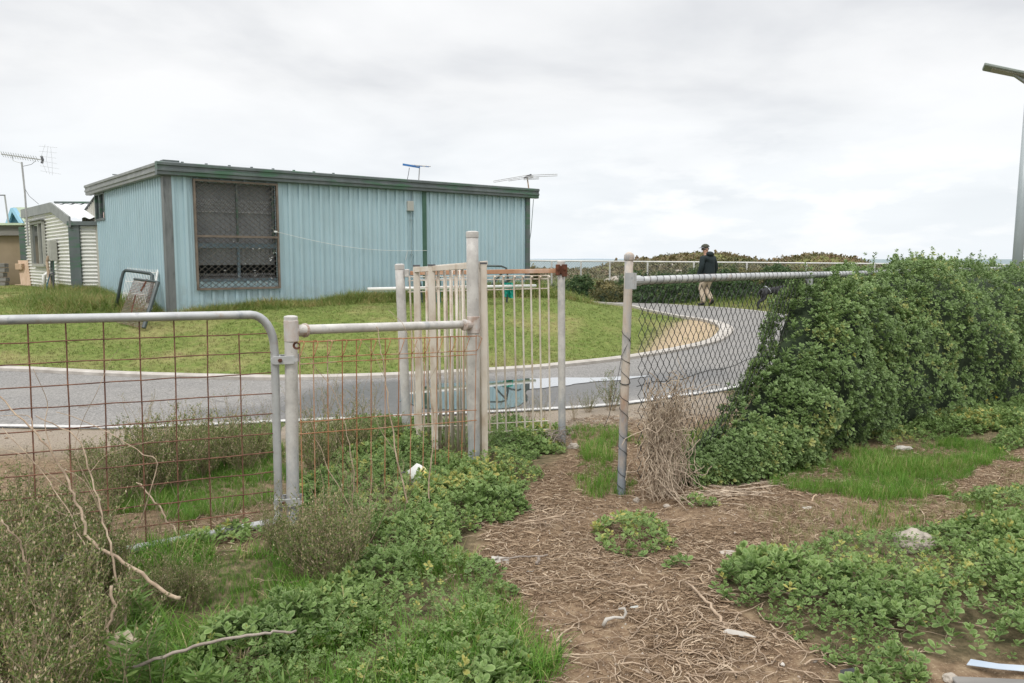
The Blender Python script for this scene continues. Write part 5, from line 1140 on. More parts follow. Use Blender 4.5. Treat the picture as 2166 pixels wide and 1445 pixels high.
# ------------------------------------------------------------------ hedge swallowing the fence
def Hprof(a):      # height along the fence
    return float(np.interp(a, [.55, .9, 1.2, 1.4, 1.55, 1.8, 1.95, 2.1, 2.3, 3.0, 3.35, 4.0, 5.2, 7, 9, 11, 13], [.10, .22, .30, .40, .54, .72, .86, 1.06, 1.25, 1.33, 1.40, 1.43, 1.42, 1.42, 1.38, 1.3, 1.1]))
def Bf(a): return float(np.interp(a, [.55, 1.0, 1.7, 2.5, 3.7, 5.8, 9, 13], [.10, .34, .52, .56, .66, 1.0, 1.5, 1.9]))
def Bb(a): return float(np.interp(a, [.55, 1.0, 1.7, 3, 5, 13], [.05, .09, .14, .38, .8, 1.0]))
def hedge_pt(a, v, shrink=0.0):
    """v in 0..1 from the front foot over the top to the back foot"""
    th = math.pi * v; c_, s_ = math.cos(th), math.sin(th); w = (Bf(a) if c_ > 0 else Bb(a)) - shrink; h_ = max(.03, Hprof(a) - shrink)
    e_ = .62 if c_ < 0 else .85; b_ = (abs(c_) ** e_) * (1 if c_ > 0 else -1) * max(w, .02); z = h_ * (s_ ** (.62 if c_ < 0 else .58))
    base = c5 + fd * a + fn_ * b_
    q = Vector((base.x, base.y, z)); n_ = noise.noise(Vector((q.x * 1.3, q.y * 1.3, q.z * 1.6))) * .15 + noise.noise(Vector((q.x * 3.7, q.y * 3.7, q.z * 3.7 + 5))) * .11
    nn = (fn_ * (c_ * 1.0) + Zv * s_).normalized()
    return q + nn * n_ * min(1, h_ * 1.5) * (1 if shrink == 0 else .8), nn
AL = 12.5
hd_ = thing('hedge', c5 + fd * 4 - Zv * 1.415, 'dense grey-green saltbush hedge overgrowing the black chain-link fence on the right', 'hedge')
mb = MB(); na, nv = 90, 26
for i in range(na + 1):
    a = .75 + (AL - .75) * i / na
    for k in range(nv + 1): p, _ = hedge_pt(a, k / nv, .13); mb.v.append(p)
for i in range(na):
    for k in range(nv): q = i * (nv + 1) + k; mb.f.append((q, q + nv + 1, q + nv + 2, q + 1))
mb.build('twigs', core_m, hd_, True)  # solid dark core blocking the sky; inner shade put into its colour
pos, nrm2 = [], []
NS = 31000
for _ in range(NS):
    a = .55 + (AL - .55) * rnd.random() ** 1.15; v = rnd.random() ** 1.25 * .93
    p, n_ = hedge_pt(a, v)
    if v > .62 and rnd.random() < .5: continue
    if noise.noise(Vector((p.x * 2.6, p.y * 2.6, p.z * 2.6 + 9))) < -.22 and rnd.random() < .62: continue
    p = p - n_ * abs(rnd.gauss(0, .045)) + n_ * .02; pos.append(p); nrm2.append(n_ + Vector((rnd.gauss(0, .45), rnd.gauss(0, .45), rnd.gauss(0, .35) + .45)))
for _ in range(420):   # shoots standing proud of the top and left edge
    a = rnd.uniform(1.2, AL); v = rnd.uniform(.3, .62); p, n_ = hedge_pt(a, v); ln = abs(rnd.gauss(0, .055)); dd = (n_ + Vector((rnd.gauss(0, .3), rnd.gauss(0, .3), .8))).normalized()
    for q in range(4): pos.append(p + dd * (ln * q / 2.0 + .02)); nrm2.append(dd)
pos = np.array([p[:] for p in pos]); nrm2 = np.array([p[:] for p in nrm2]); Nn_ = len(pos)
clumpv = np.array([noise.noise(Vector(p) * 2.2) for p in pos])
var = np.clip(.45 + .6 * clumpv + rng.normal(0, .18, Nn_), 0, .97)
dist = pos[:, 1]; near = dist < 7.6
sc_ = rng.uniform(.75, 1.35, Nn_) * np.where(rng.random(Nn_) < .1, 1.35, 1)
rot = basis(nrm2, rng.uniform(0, 6.28, Nn_))
scatter('foliage', SPRIGS2, pos, rot, sc_ * .76, var, saltbush, hd_)
fl_ = rng.choice(Nn_, 60); scatter('yellow_leaves', SPRIGS2, pos[fl_] + nrm2[fl_] * .01, rot[fl_], sc_[fl_] * .45, np.full(60, .5), foliage('yellow_leaf', [(0, (.55, .35, .02)), (1, (.65, .5, .05))]), hd_)
for k in range(1, 5):
    a = [1.9, 3.3, 4.6, 6.5, 8.5][k]; q = c5 + fd * a; MB().tube([Vector((q.x, q.y, -.05)), Vector((q.x + .05, q.y - .03, .5)), Vector((q.x - .02, q.y, 1.2))], [.03, .022, .012], 7).build('stem', stem_m, hd_)

# ------------------------------------------------------------------ low leafy ground cover
def cover_points(polys, dens, ragged, seed, zfun):
    out = []
    for poly in polys:
        lo, hi = poly.min(0), poly.max(0); n = int((hi - lo).prod() * dens); p, sd = inpoly(poly, n, ragged, seed); 
        if len(p): out.append(np.column_stack([p, sd]))
    return np.vstack(out)
def clipcam(p, ymin=1.9):
    return p[(p[:, 1] > ymin) & (np.abs(p[:, 0]) < p[:, 1] * .70 + .3)]
pts = clipcam(cover_points([LC1, LC2] + LC3, 1700, .10, 3.3, None)); print('cover', len(pts))
hz_, _, _ = height(pts[:, :2])
mound = np.clip(pts[:, 2] * .55, 0, .10) + .05 * np.clip(vnoise(pts[:, :2], 3.2, 4.4) + .25, 0, 1) * np.clip(pts[:, 2] * 4, 0, 1)
pos = np.column_stack([pts[:, :2], hz_ + mound * rng.uniform(.25, 1.05, len(pts)) + .004]); n = len(pos)
pv = vnoise(pos[:, :2], 1.7, 9.9)
var = np.clip(.5 + .5 * pv + rng.normal(0, .17, n), 0, .93); var[rng.random(n) < .01] = 1
patchn = vnoise(pos[:, :2], 2.3, 2.2)
keep = rng.random(n) < np.clip(1.3 + patchn * 1.9, .2, 1); pos, var = pos[keep], var[keep]; n = len(pos)
scl = rng.uniform(.45, 1.25, n) * np.clip(1 + 1.0 * vnoise(pos[:, :2], 1.3, 7), .5, 1.6)
o = scatter('ground_cover', SPRIGS, pos, basis(up(n, .3), rng.uniform(0, 6.28, n)), scl, var, cover); tag(o, 'low leafy saltbush carpet on both sides of the bare path', 'ground cover', kind='stuff')

# ------------------------------------------------------------------ bright grass
P_, V_, S_, I_ = [], [], [], []
for poly, dn in GR:
    lo, hi = poly.min(0), poly.max(0); p, sd = inpoly(poly, int((hi - lo).prod() * 1500 * dn), .13, 6.6); P_.append(clipcam(p))
near_g = np.vstack(P_); print('grass tufts', len(near_g)); z_, di_, do_ = height(near_g); keep = do_ > .03; near_g, z_ = near_g[keep], z_[keep]; n = len(near_g)
hN = vnoise(near_g, 2.0, 1.1)
sc = rng.uniform(.035, .09, n) * np.clip(1 + 1.1 * hN, .4, 1.9)
o = scatter('grass', TUFTS, np.column_stack([near_g, z_]), basis(up(n, .12), rng.uniform(0, 6.28, n)), sc, np.clip(.5 + .3 * hN + rng.normal(0, .15, n), 0, 1), grass_bright)
tag(o, 'bright green grass growing in patches around the fences', 'grass', kind='stuff')
dg = []
for poly, dn in ((PG([(1640,1075),(1900,1070),(2166,990),(2400,1000),(2400,1100),(1850,1125),(1600,1180)]), 900), (PG([(400,1080),(590,1040),(640,1100),(560,1130),(400,1130)]), 900), (PG([(1700,960),(2166,880),(2166,940),(1850,960),(1700,1000)]), 350), (PG([(-300,1100),(250,1050),(330,1450),(-300,1600)]), 300), (PG([(850,1030),(1010,1010),(1040,1060),(870,1085)]), 900)):
    lo, hi = poly.min(0), poly.max(0); dg.append(clipcam(inpoly(poly, int((hi - lo).prod() * dn), .15, 8.8)[0]))
dg = np.vstack(dg); z_, _, _ = height(dg); n = len(dg)
o = scatter('dry_grass', TUFTS, np.column_stack([dg, z_]), basis(up(n, .4), rng.uniform(0, 6.28, n)), rng.uniform(.03, .07, n), np.clip(rng.normal(.5, .3, n), 0, 1), foliage('dry_grass', [(0, (0.14, 0.19, 0.05)), (0.45, (0.27, 0.27, 0.11)), (0.7, (0.42, 0.34, 0.20)), (1, (0.60, 0.49, 0.34))]))
tag(o, 'short half-dry grass on the bare soil', 'grass', kind='stuff')
# long arching blades among the leaves at lower left
pl = PG([(230,1180),(560,1170),(760,1250),(900,1180),(1060,1260),(1110,1400),(1100,1600),(250,1600)]); p, sd = inpoly(pl, 4200, .2, 2.2); p = clipcam(p); kk = vnoise(p, 1.8, 3) > -.06; p = p[kk]; z_, _, _ = height(p); n = len(p)
o = scatter('long_grass', TUFT_L, np.column_stack([p, z_]), basis(up(n, .15), rng.uniform(0, 6.28, n)), rng.uniform(.10, .21, n), np.clip(rng.normal(.55, .2, n), 0, .95), grass_bright)
tag(o, 'long arching green grass blades in the lower left foreground', 'grass', kind='stuff')
# mown lawn
p = np.column_stack([rng.uniform(-14, 8, 150000), rng.uniform(9, 27, 150000)]); p = p[(np.abs(p[:, 0]) < p[:, 1] * .68 + .3)]; keepd = rng.random(len(p)) < np.clip((12.5 / p[:, 1]) ** 1.6, .12, 1); p = p[keepd]
d_, i_ = polydist(p, ISL); p, d_ = p[i_ & (d_ > .13)], d_[i_ & (d_ > .13)]; ds, is_ = polydist(p, LAWN_SAND); kp = ~is_ | (rng.random(len(p)) < .06); p = p[kp]
rel = (p - np.array([A0.x, A0.y])); kp = ~(((rel @ np.array(U[:2])) > 0) & ((rel @ np.array(U[:2])) < LF) & ((rel @ np.array(Nn[:2])) < 0)); p = p[kp]; z_, _, _ = height(p); n = len(p); print('lawn', n)
lv = vnoise(p, .8, 4) * .25 + vnoise(p, 3, 8) * .2
o = scatter('lawn', TUFT_S, np.column_stack([p, z_ - .004]), basis(up(n, .2), rng.uniform(0, 6.28, n)), rng.uniform(.025, .055, n), np.clip(.45 + lv + rng.normal(0, .16, n), 0, 1), grass_lawn)
tag(o, 'short patchy green lawn around the shed', 'lawn', kind='stuff')
# rank grass along the shed and round the leaning grilles
pts = []
def rank(a, b, n, w, h0, h1):
    for _ in range(n):
        t_ = rnd.random(); q = a.lerp(b, t_); x, y = q.x + rnd.gauss(0, w), q.y + rnd.gauss(0, w) ; hh = rnd.uniform(h0, h1) * (1 + .75 * noise.noise(Vector((q.x * 1.1, q.y * 1.1, 3)))); pts.append((x, y, max(.06, hh)))
rank(wp(.1, .35, 0), wp(8.2, .35, 0), 3600, .15, .16, .34); rank(wp(1.2, .7, 0), wp(5.5, .8, 0), 1300, .22, .14, .26); rank(wp(2.9, .5, 0), wp(5.2, .5, 0), 1500, .15, .24, .42)
rank(wp(6.0, .7, 0), wp(9.6, .6, 0), 2600, .35, .25, .5); rank(wp(9.0, .2, 0), wp(9.8, -.6, 0), 500, .3, .2, .4)
rank(wl(.2, .35, 0), wl(5.3, .4, 0), 2600, .22, .18, .4); rank(wl(1.3, 1.1, 0), wl(4.6, 1.0, 0), 2200, .4, .2, .42); rank(wl(5.3, .4, 0), wl(7, .6, 0), 900, .25, .25, .45); rank(K + Vector((-.2, -.4, 0)), K + Vector((1.4, -.5, 0)), 900, .3, .2, .4)
pts = np.array(pts); z_, _, _ = height(pts[:, :2]); n = len(pts)
rel = (pts[:, :2] - np.array([A0.x, A0.y])); a_ = rel @ np.array(U[:2]); b_ = rel @ np.array(Nn[:2]); kp = ~((a_ > -.06) & (a_ < LF) & (b_ < .06)); pts, z_ = pts[kp], z_[kp]; n = len(pts)
o = scatter('rank_grass', TUFT_L, np.column_stack([pts[:, :2], z_]), basis(up(n, .2), rng.uniform(0, 6.28, n)), pts[:, 2] * .8, np.clip(rng.normal(.6, .2, n) + .35 * vnoise(pts[:, :2], 1.3, 2), 0, 1), grass_rank)
tag(o, 'tall uncut grass along the foot of the blue shed', 'grass', kind='stuff')

# ------------------------------------------------------------------ wiry heath bushes, dry weeds: built once per kind, then copied with their parts
def copy_tree(o, parent=None):
    c = o.copy(); COL.objects.link(c); c.parent = parent
    for ch in o.children: copy_tree(ch, c)
    return c
TINY_V = np.array([[0, 0, 0], [.5, .22, .05], [.5, -.22, .05], [1, 0, 0]], float); TINY = [(TINY_V, np.array([[0, 2, 1], [1, 2, 3]]), np.zeros(4), np.zeros(4))]
def heath(name, seed, nst, H, spread, twigs, leaves, buds, lsize, mat_leaf, lab=None, cat='bush', grp=None):
    r = random.Random(seed); root = thing(name, (0, 0, 0), lab or 'x', cat, grp); mb = MB(); pos, dirs, var = [], [], []
    for _ in range(nst):
        az = r.uniform(0, 6.28); ln = H * r.uniform(.6, 1.1); lean = abs(r.gauss(0, spread)); p = Vector((math.cos(az) * .05 * r.random(), math.sin(az) * .05 * r.random(), -.02)); d = Vector((math.cos(az) * math.sin(lean), math.sin(az) * math.sin(lean), math.cos(lean)))
        pts = [p.copy()]; ns = 6
        for k in range(ns):
            d = (d + Vector((r.gauss(0, .12), r.gauss(0, .12), .07))).normalized(); p = p + d * ln / ns; pts.append(p.copy())
        mb.tube(pts, [.0032 * (1 - .75 * k / ns) for k in range(ns + 1)], 4, caps=False)
        for q in range(twigs):
            u = .22 + .78 * (q + r.random()) / twigs; k = min(ns - 1, int(u * ns)); c = pts[k].lerp(pts[k + 1], u * ns - k); dd = ((pts[k + 1] - pts[k]).normalized() + Vector((r.gauss(0, .6), r.gauss(0, .6), r.gauss(.15, .4)))).normalized(); tl = r.uniform(.05, .15) * (1.15 - u * .5) * H / .55
            e = c + dd * tl; mb.tube([c, e], [.0013, .0007], 3, caps=False)
            for w in range(leaves):
                x = c.lerp(e, r.uniform(.1, 1.05)); pos.append(x); dirs.append((dd * .6 + Vector((r.gauss(0, .6), r.gauss(0, .6), r.gauss(0, .5))))); var.append(min(.86, max(0, r.gauss(.42 + .1 * math.sin(az * 2), .2))))
            if r.random() < buds: pos.append(e); dirs.append(Vector((0, 0, 1))); var.append(r.uniform(.9, 1))
    mb.build('stem', stem_m, root)
    pos = np.array([v[:] for v in pos]); dirs = np.array([v[:] for v in dirs]); n = len(pos); B = basis(dirs, rng.uniform(0, 6.28, n)); B = B[:, :, [2, 0, 1]]
    sc = rng.uniform(.6, 1.3, n) * lsize; scatter('foliage', TINY, pos, B, sc, np.array(var), mat_leaf, root); return root
KIND = {'heath': [heath('heath_bush', 10 + k, 36, .56, .42, 13, 12, .95, .015, heath_leaf) for k in range(3)],
        'weed': [heath('dry_weed', 30 + k, 9, .6, .3, 9, 6, .5, .011, heath_leaf, cat='weed') for k in range(3)],
        'grey': [heath('grey_bush', 50 + k, 20, .5, .32, 11, 12, .1, .013, weed_leaf) for k in range(2)]}
used = {}; PLANTED = {}
def plant(kind, px, py, scale, label, cat, grp=None):
    i = used.get(kind, 0); used[kind] = i + 1; src = KIND[kind][i % len(KIND[kind])]; o = src if i < len(KIND[kind]) else copy_tree(src)
    q = G(px, py); o.location = (q.x, q.y, q.z - .01); o.rotation_euler = (rnd.gauss(0, .06), rnd.gauss(0, .06), rnd.uniform(0, 6.28)); o.scale = (scale,) * 3
    tag(o, label, cat)
    if grp:
        o['group'] = grp
        PLANTED.setdefault(grp, []).append((px, o))
    elif 'group' in o: del o['group']
L1 = 'wiry olive and brown heath bush in the dense thicket at the lower left corner'
for px, py, s_ in ((60,1330,1.0),(150,1300,.95),(235,1265,.8),(90,1420,.9),(195,1390,.7),(20,1500,1.0),(130,1520,.8),(-20,1240,1.0),(100,1215,.85),(-40,1380,1.0),(40,1160,.8),(60,1600,.9),(170,1180,.75)): plant('heath', px, py, s_, L1, 'bush', 'heath bushes in the lower left thicket')
plant('heath', 350, 1285, .5, 'small brown heath tuft growing just below the gate bottom rail', 'bush'); plant('heath', 410, 1290, .5, 'low round brown heath tuft among green grass, right of the gate rail', 'bush')
L2_ = 'wiry heath bush growing behind the rusty mesh of the farm gate'
for px, py, s_ in ((250,1075,.8),(185,1010,.5),(315,1055,.95),(365,1035,.9),(430,1005,.85),(482,985,.75),(545,975,.7),(385,990,.85),(300,990,.7),(520,1000,.6),(240,1010,.6)): plant('heath', px, py, s_, L2_, 'bush', 'heath bushes behind the farm gate')
L3_ = 'brown heath bush at the foot of the hinge post among green leaves'
for px, py, s_ in ((575,1175,.5),(645,1215,.75),(705,1235,.8),(745,1200,.6)): plant('heath', px, py, s_, L3_, 'bush', 'heath bushes at the hinge post foot')
L4_ = 'heath bush behind the rusty rolled-top mesh panel'
for px, py, s_ in ((675,1010,.8),(755,965,.75),(820,945,.55),(715,975,.7),(665,950,.6)): plant('heath', px, py, s_, L4_, 'bush', 'heath bushes behind the mesh panel')
plant('grey', 1292, 868, .85, 'grey-green twiggy bush at the road edge, left of the chain-link end post', 'bush'); plant('grey', 1245, 872, .5, 'smallest grey-green twiggy bush, at the road edge between the pale post and the larger one', 'bush')
L5_ = 'thin dry brown weed standing against the road behind the fences'
for px, py, s_ in ((300,930,.7),(480,935,.8),(420,950,.7),(510,960,.6),(655,930,.8),(735,925,.9),(790,915,.8),(1075,905,.55),(1120,900,.6),(1150,905,.6),(1045,905,.5),(1215,890,.5),(560,930,.6),(350,930,.6),(690,905,.9)): plant('weed', px, py, s_, L5_, 'weed', 'thin dry weeds behind the fences')
L6_ = 'thin dry weed standing in front of the pipe fence panel'
for px, py, s_ in ((760,1160,.9),(850,1120,.6),(690,1180,.8)): plant('weed', px, py, s_, L6_, 'weed', 'dry weeds in front of the pipe fence panel')

for px, py, s_ in ((40,1190,1.0),(130,1160,.9),(225,1140,.9),(330,1160,.7),(470,1130,.6),(560,1120,.7)): plant('weed', px, py, s_, 'x y z w', 'weed', 'thin dry weeds in front of the farm gate')
LANCE_V = np.array([[0,0,0],[.3,.07,.02],[.3,-.07,.02],[.7,.06,.03],[.7,-.06,.03],[1,0,0]], float); LANCE = [(LANCE_V, np.array([[0,2,1],[1,2,3],[2,4,3],[3,4,5]]), np.zeros(6), np.zeros(6))]
for k, (px, py, H_, lb) in enumerate(((262,1500,.30,'tall leafy green weed at the bottom left beside the crumpled bag'), (450,1500,.16,'narrow-leaved weed at the bottom edge under the long stick'), (318,1470,.24,'narrow-leaved weed just right of the crumpled bag'), (300,1330,.22,'feathery green weed left of the long stick end'), (590,1500,.14,'small narrow-leaved weed at the bottom edge right of the dry tuft'))):
    q = G(px, py); root = thing('leafy_weed', q, lb, 'weed'); pos, dirs = [], []
    mb = MB()
    for w in range(4):
        p = q + Vector((rnd.gauss(0, .025), rnd.gauss(0, .02), 0)); d = Vector((rnd.gauss(0, .2), rnd.gauss(0, .2), 1)).normalized(); pts = [p.copy()]
        for j in range(6):
            d = (d + Vector((rnd.gauss(0, .08), rnd.gauss(0, .08), 0))).normalized(); p = p + d * H_ / 6 * rnd.uniform(.8, 1.1); pts.append(p.copy())
            for t_ in range(9): a = rnd.uniform(0, 6.28); pos.append(p - d * rnd.random() * H_ / 6); dirs.append(Vector((math.cos(a), math.sin(a), rnd.uniform(.2, 1.0))))
        mb.tube(pts, [.0028 - .0003 * j for j in range(7)], 5, caps=False)
    mb.build('stem', stem_m, root); pos = np.array([v[:] for v in pos]); dirs = np.array([v[:] for v in dirs]); n = len(pos); B = basis(dirs, rng.uniform(0, 6.28, n))[:, :, [2, 0, 1]]
    scatter('leaf_cluster', LANCE, pos, B, rng.uniform(.035, .075, n), np.clip(rng.normal(.5, .2, n), 0, .85), cover, root)
ORD = ['leftmost', 'second', 'third', 'fourth', 'fifth', 'sixth', 'seventh', 'eighth', 'ninth', 'tenth', 'eleventh', 'twelfth', 'thirteenth', 'fourteenth', 'fifteenth']
for grp, lst in PLANTED.items():
    lst.sort(key=lambda q: q[0])
    for k, (px, o) in enumerate(lst): o['label'] = ORD[k] + (' of the ' if k == 0 else ' from the left of the ') + {True: 'wiry olive ', False: ''}['heath' in grp] + grp
# ------------------------------------------------------------------ dead branches and stalks (single pieces)
def crom3(P, n=5):
    Q = [P[0] * 2 - P[1]] + P + [P[-1] * 2 - P[-2]]; o = []
    for i in range(1, len(Q) - 2):
        for k in range(n):
            t_ = k / n; o.append(((Q[i] * 2) + (Q[i+1] - Q[i-1]) * t_ + (Q[i-1]*2 - Q[i]*5 + Q[i+1]*4 - Q[i+2]) * t_*t_ + (Q[i]*3 - Q[i-1] - Q[i+1]*3 + Q[i+2]) * t_**3) * .5)
    return o + [P[-1]]
def branch(name, px, Y0, Y1, r0_, r1_, label, cat='branch', mat=stick_m, twigs=(), rough=.004, grp=None):
    n = len(px); P = [at(x, y, Y0 + (Y1 - Y0) * k / (n - 1)) for k, (x, y) in enumerate(px)]; P = crom3(P); P = [p + Vector((rnd.gauss(0, rough), rnd.gauss(0, rough), rnd.gauss(0, rough * .7))) for p in P]
    mb = MB(); m_ = len(P); mb.tube(P, [r0_ + (r1_ - r0_) * (k / m_) for k in range(m_)], 7)
    for tw in twigs:
        T_ = crom3([at(x, y, Y0 + (Y1 - Y0) * .5 + rnd.gauss(0, .05)) for x, y in tw], 4); mb.tube(T_, [r1_ * .8 * (1 - .6 * k / len(T_)) for k in range(len(T_))], 5)
    return tag(mb.build(name, mat, smooth=True), label, cat, grp)
branch('dead_branch', [(380,1268),(330,1240),(245,1178),(190,1140),(172,1085),(150,1035),(110,955),(60,900),(0,838)], 3.15, 3.5, .0085, .003, 'thick pale dead stem rising to the left edge in front of the farm gate', twigs=[[(112,960),(95,900),(100,850),(70,780)], [(70,908),(60,880),(0,880)], [(150,1035),(100,1000),(40,960),(0,950)], [(172,1085),(140,1090),(80,1060)]])
branch('dead_branch', [(285,1405),(276,1345),(255,1260),(235,1165),(215,1090),(190,1000),(160,925),(75,880)], 3.05, 3.45, .006, .002, 'second pale dead stem, steep and slender, crossing the thick one', twigs=[[(215,1090),(180,1020),(130,990)], [(235,1165),(205,1060),(160,960),(175,890),(205,830),(230,770),(250,740)], [(190,1000),(230,960),(330,930)]])
branch('dead_branch', [(70,1228),(58,1190),(35,1135),(0,1100)], 2.95, 2.9, .004, .003, 'short pale twig at the left edge over the heath thicket', cat='twig')
branch('dead_branch', [(388,1145),(360,1110),(335,1070),(305,1035),(290,1020)], 4.3, 4.6, .006, .004, 'straight pale stick leaning behind the middle of the farm gate mesh', cat='stick')
branch('dead_branch', [(195,1190),(150,1090),(90,1000),(0,905)], 3.3, 3.7, .003, .0015, 'fine straw-coloured stem arching across the left part of the gate', cat='stem')
branch('dead_branch', [(240,1250),(330,1000),(300,960),(210,905),(120,870)], 3.6, 3.8, .003, .0015, 'fine dead stem bending over behind the thick pale one', cat='stem')
branch('dead_branch', [(258,1420),(330,1395),(430,1362),(520,1345),(580,1338),(626,1336)], 2.62, 2.82, .0065, .0045, 'long bare stick lying on the grass at the lower left', cat='stick', mat=grey_stick)
branch('dead_branch', [(232,1420),(228,1340),(240,1290),(236,1240)], 2.7, 2.8, .004, .006, 'short pale broken stick standing in the lower left heath', cat='stick')
branch('dead_stalk', [(866,1105),(858,1040),(838,960),(825,880),(815,800),(806,735),(798,690)], 4.6, 4.9, .0058, .0024, 'tall pale stalk in front of the leaning post, left of the litter', cat='stalk', rough=.003, twigs=[[(815,800),(785,740),(760,720)], [(838,960),(800,900),(790,850)]])
branch('dead_stalk', [(908,1100),(906,1030),(914,950),(917,880),(905,810),(890,750),(855,690),(820,655)], 4.65, 4.9, .005, .0012, 'tall stalk with forked tip right of the litter', cat='stalk', rough=.003, twigs=[[(905,810),(930,760),(940,700)], [(890,750),(870,735),(850,740)]])
branch('dead_stalk', [(760,1150),(745,1080),(748,1000),(730,900),(700,820),(640,745)], 4.5, 4.6, .004, .0015, 'curved dry stalk in the middle of the mesh panel', cat='stalk', rough=.003, twigs=[[(730,900),(760,850),(790,760)], [(748,1000),(705,900),(660,760)]])
branch('dead_stalk', [(760,1105),(705,1010),(670,930),(648,860)], 4.45, 4.5, .003, .0012, 'dry stalk leaning towards the hinge post', cat='stalk', rough=.003)
branch('dead_branch', [(770,1145),(730,1160),(700,1170),(745,1140)], 4.2, 4.25, .004, .003, 'short hooked twig on the leaves below the pipe fence panel', cat='twig')
branch('dead_branch', [(1775,1445),(1700,1422),(1640,1395),(1560,1372)], 2.95, 3.08, .008, .004, 'thick pale root on the mulch at the bottom right', cat='root', twigs=[[(1700,1422),(1760,1390),(1772,1360),(1785,1345)]])
branch('dead_branch', [(1535,1325),(1505,1285),(1480,1255),(1450,1232)], 3.25, 3.6, .008, .005, 'short thick root beside the leafy edge on the right of the path', cat='root')
branch('dead_branch', [(1370,1240),(1310,1237),(1270,1228),(1230,1228),(1170,1235)], 3.5, 3.55, .006, .003, 'long wavy root lying across the middle of the path', cat='root')
branch('dead_branch', [(1185,1092),(1130,1103),(1095,1105)], 4.5, 4.5, .007, .003, 'short root at the left of the path near the leaves', cat='root')
branch('dead_branch', [(1060,1180),(1110,1178),(1160,1175)], 3.95, 3.95, .005, .004, 'grey split stick on the left side of the path', cat='stick', mat=grey_stick)
branch('dead_branch', [(1135,1195),(1142,1180)], 3.88, 3.9, .009, .008, 'stubby grey stick end on the left side of the path', cat='stick', mat=grey_stick)
branch('dead_branch', [(1415,990),(1440,1000),(1480,1000)], 5.3, 5.25, .004, .003, 'thin root at the foot of the tangle by the fence', cat='root')

# ------------------------------------------------------------------ tangle of dead vine on the fence end
tv = MB()
for k in range(200):
    u = rnd.random(); a = .08 + .40 * u + rnd.gauss(0, .03); top = rnd.uniform(.28, .66) if rnd.random() < .8 else rnd.uniform(.66, .80); q = railp(a); p = Vector((q.x, q.y, top)) + fn_ * rnd.uniform(.02, .10)
    sx, sy = rnd.gauss(0, .1), 0; pts = [p]; nseg = 9; out_ = rnd.uniform(.0, .09) + (.28 * rnd.random() ** 2 if rnd.random() < .2 else 0); lat = rnd.gauss(0, .07) + (.25 * rnd.random() if rnd.random() < .12 else 0); cut = rnd.uniform(.35, 1) if rnd.random() < .5 else 1
    ph = rnd.uniform(0, 6)
    for j in range(1, nseg + 1):
        t_ = j / nseg * cut; z_ = top * (1 - t_) + .012; w = t_ ** 2.4
        pts.append(Vector((q.x, q.y, z_)) + fn_ * (.05 + out_ * w + .022 * math.sin(ph + 8 * t_)) + fd * (lat * w + .035 * math.sin(ph * 2 + 7 * t_)) + Vector((rnd.gauss(0, .017), rnd.gauss(0, .012), rnd.gauss(0, .008))))
    tv.tube(pts, [rnd.uniform(.0018, .0034)] * (nseg + 1), 4, caps=False)
for k in range(40):   # runners spreading over the soil
    q = railp(rnd.uniform(.1, 1.0)); p = Vector((q.x, q.y, .02)) + fn_ * rnd.uniform(.05, .35); d = (fn_ * rnd.uniform(.1, 1) + fd * rnd.uniform(.2, 1.6)).normalized(); pts = [p]
    for j in range(6): d = (d + Vector((rnd.gauss(0, .2), rnd.gauss(0, .2), 0))).normalized(); p = p + d * rnd.uniform(.05, .1); pts.append(Vector((p.x, p.y, hz(p.x, p.y) + .008 + .01 * rnd.random())))
    tv.tube(pts, .0026, 4, caps=False)
for k in range(110):   # crossing, broken strands
    q = railp(rnd.uniform(.06, .6)); p = Vector((q.x, q.y, rnd.uniform(.1, .72))) + fn_ * rnd.uniform(.03, .13); d = Vector((rnd.gauss(0, .6), rnd.gauss(0, .3), rnd.gauss(-.2, .8))).normalized(); pts = [p]
    for j in range(6): d = (d + Vector((rnd.gauss(0, .35), rnd.gauss(0, .25), rnd.gauss(0, .35)))).normalized(); p = p + d * rnd.uniform(.02, .05); pts.append(Vector((p.x, p.y, max(.01, p.z))))
    tv.tube(pts, rnd.uniform(.0015, .003), 4, caps=False)
tag(tv.build('dead_vine', surf('vine_m', [(.3, (0.22, 0.165, 0.12)), (.5, (0.42, 0.335, 0.25)), (.7, (0.62, 0.52, 0.40))], 26, .95), smooth=True), 'dry brown tangle of dead vine hanging on the fence beside its end post', 'dead vine')
bw = at(1178, 925, 6.45); mb = MB()
for k in range(50):
    c = bw + Vector((rnd.gauss(0, .04), rnd.gauss(0, .03), rnd.gauss(0, .03))); d = Vector((rnd.gauss(0, 1), rnd.gauss(0, .6), rnd.gauss(0, .7))).normalized() * rnd.uniform(.05, .11); mb.tube([c - d, c + Vector((0, 0, .02)), c + d], .0022, 4)
tag(mb.build('twig_bundle', grey_stick), 'small dark bundle of twigs caught on the foot of the pale post', 'twigs')

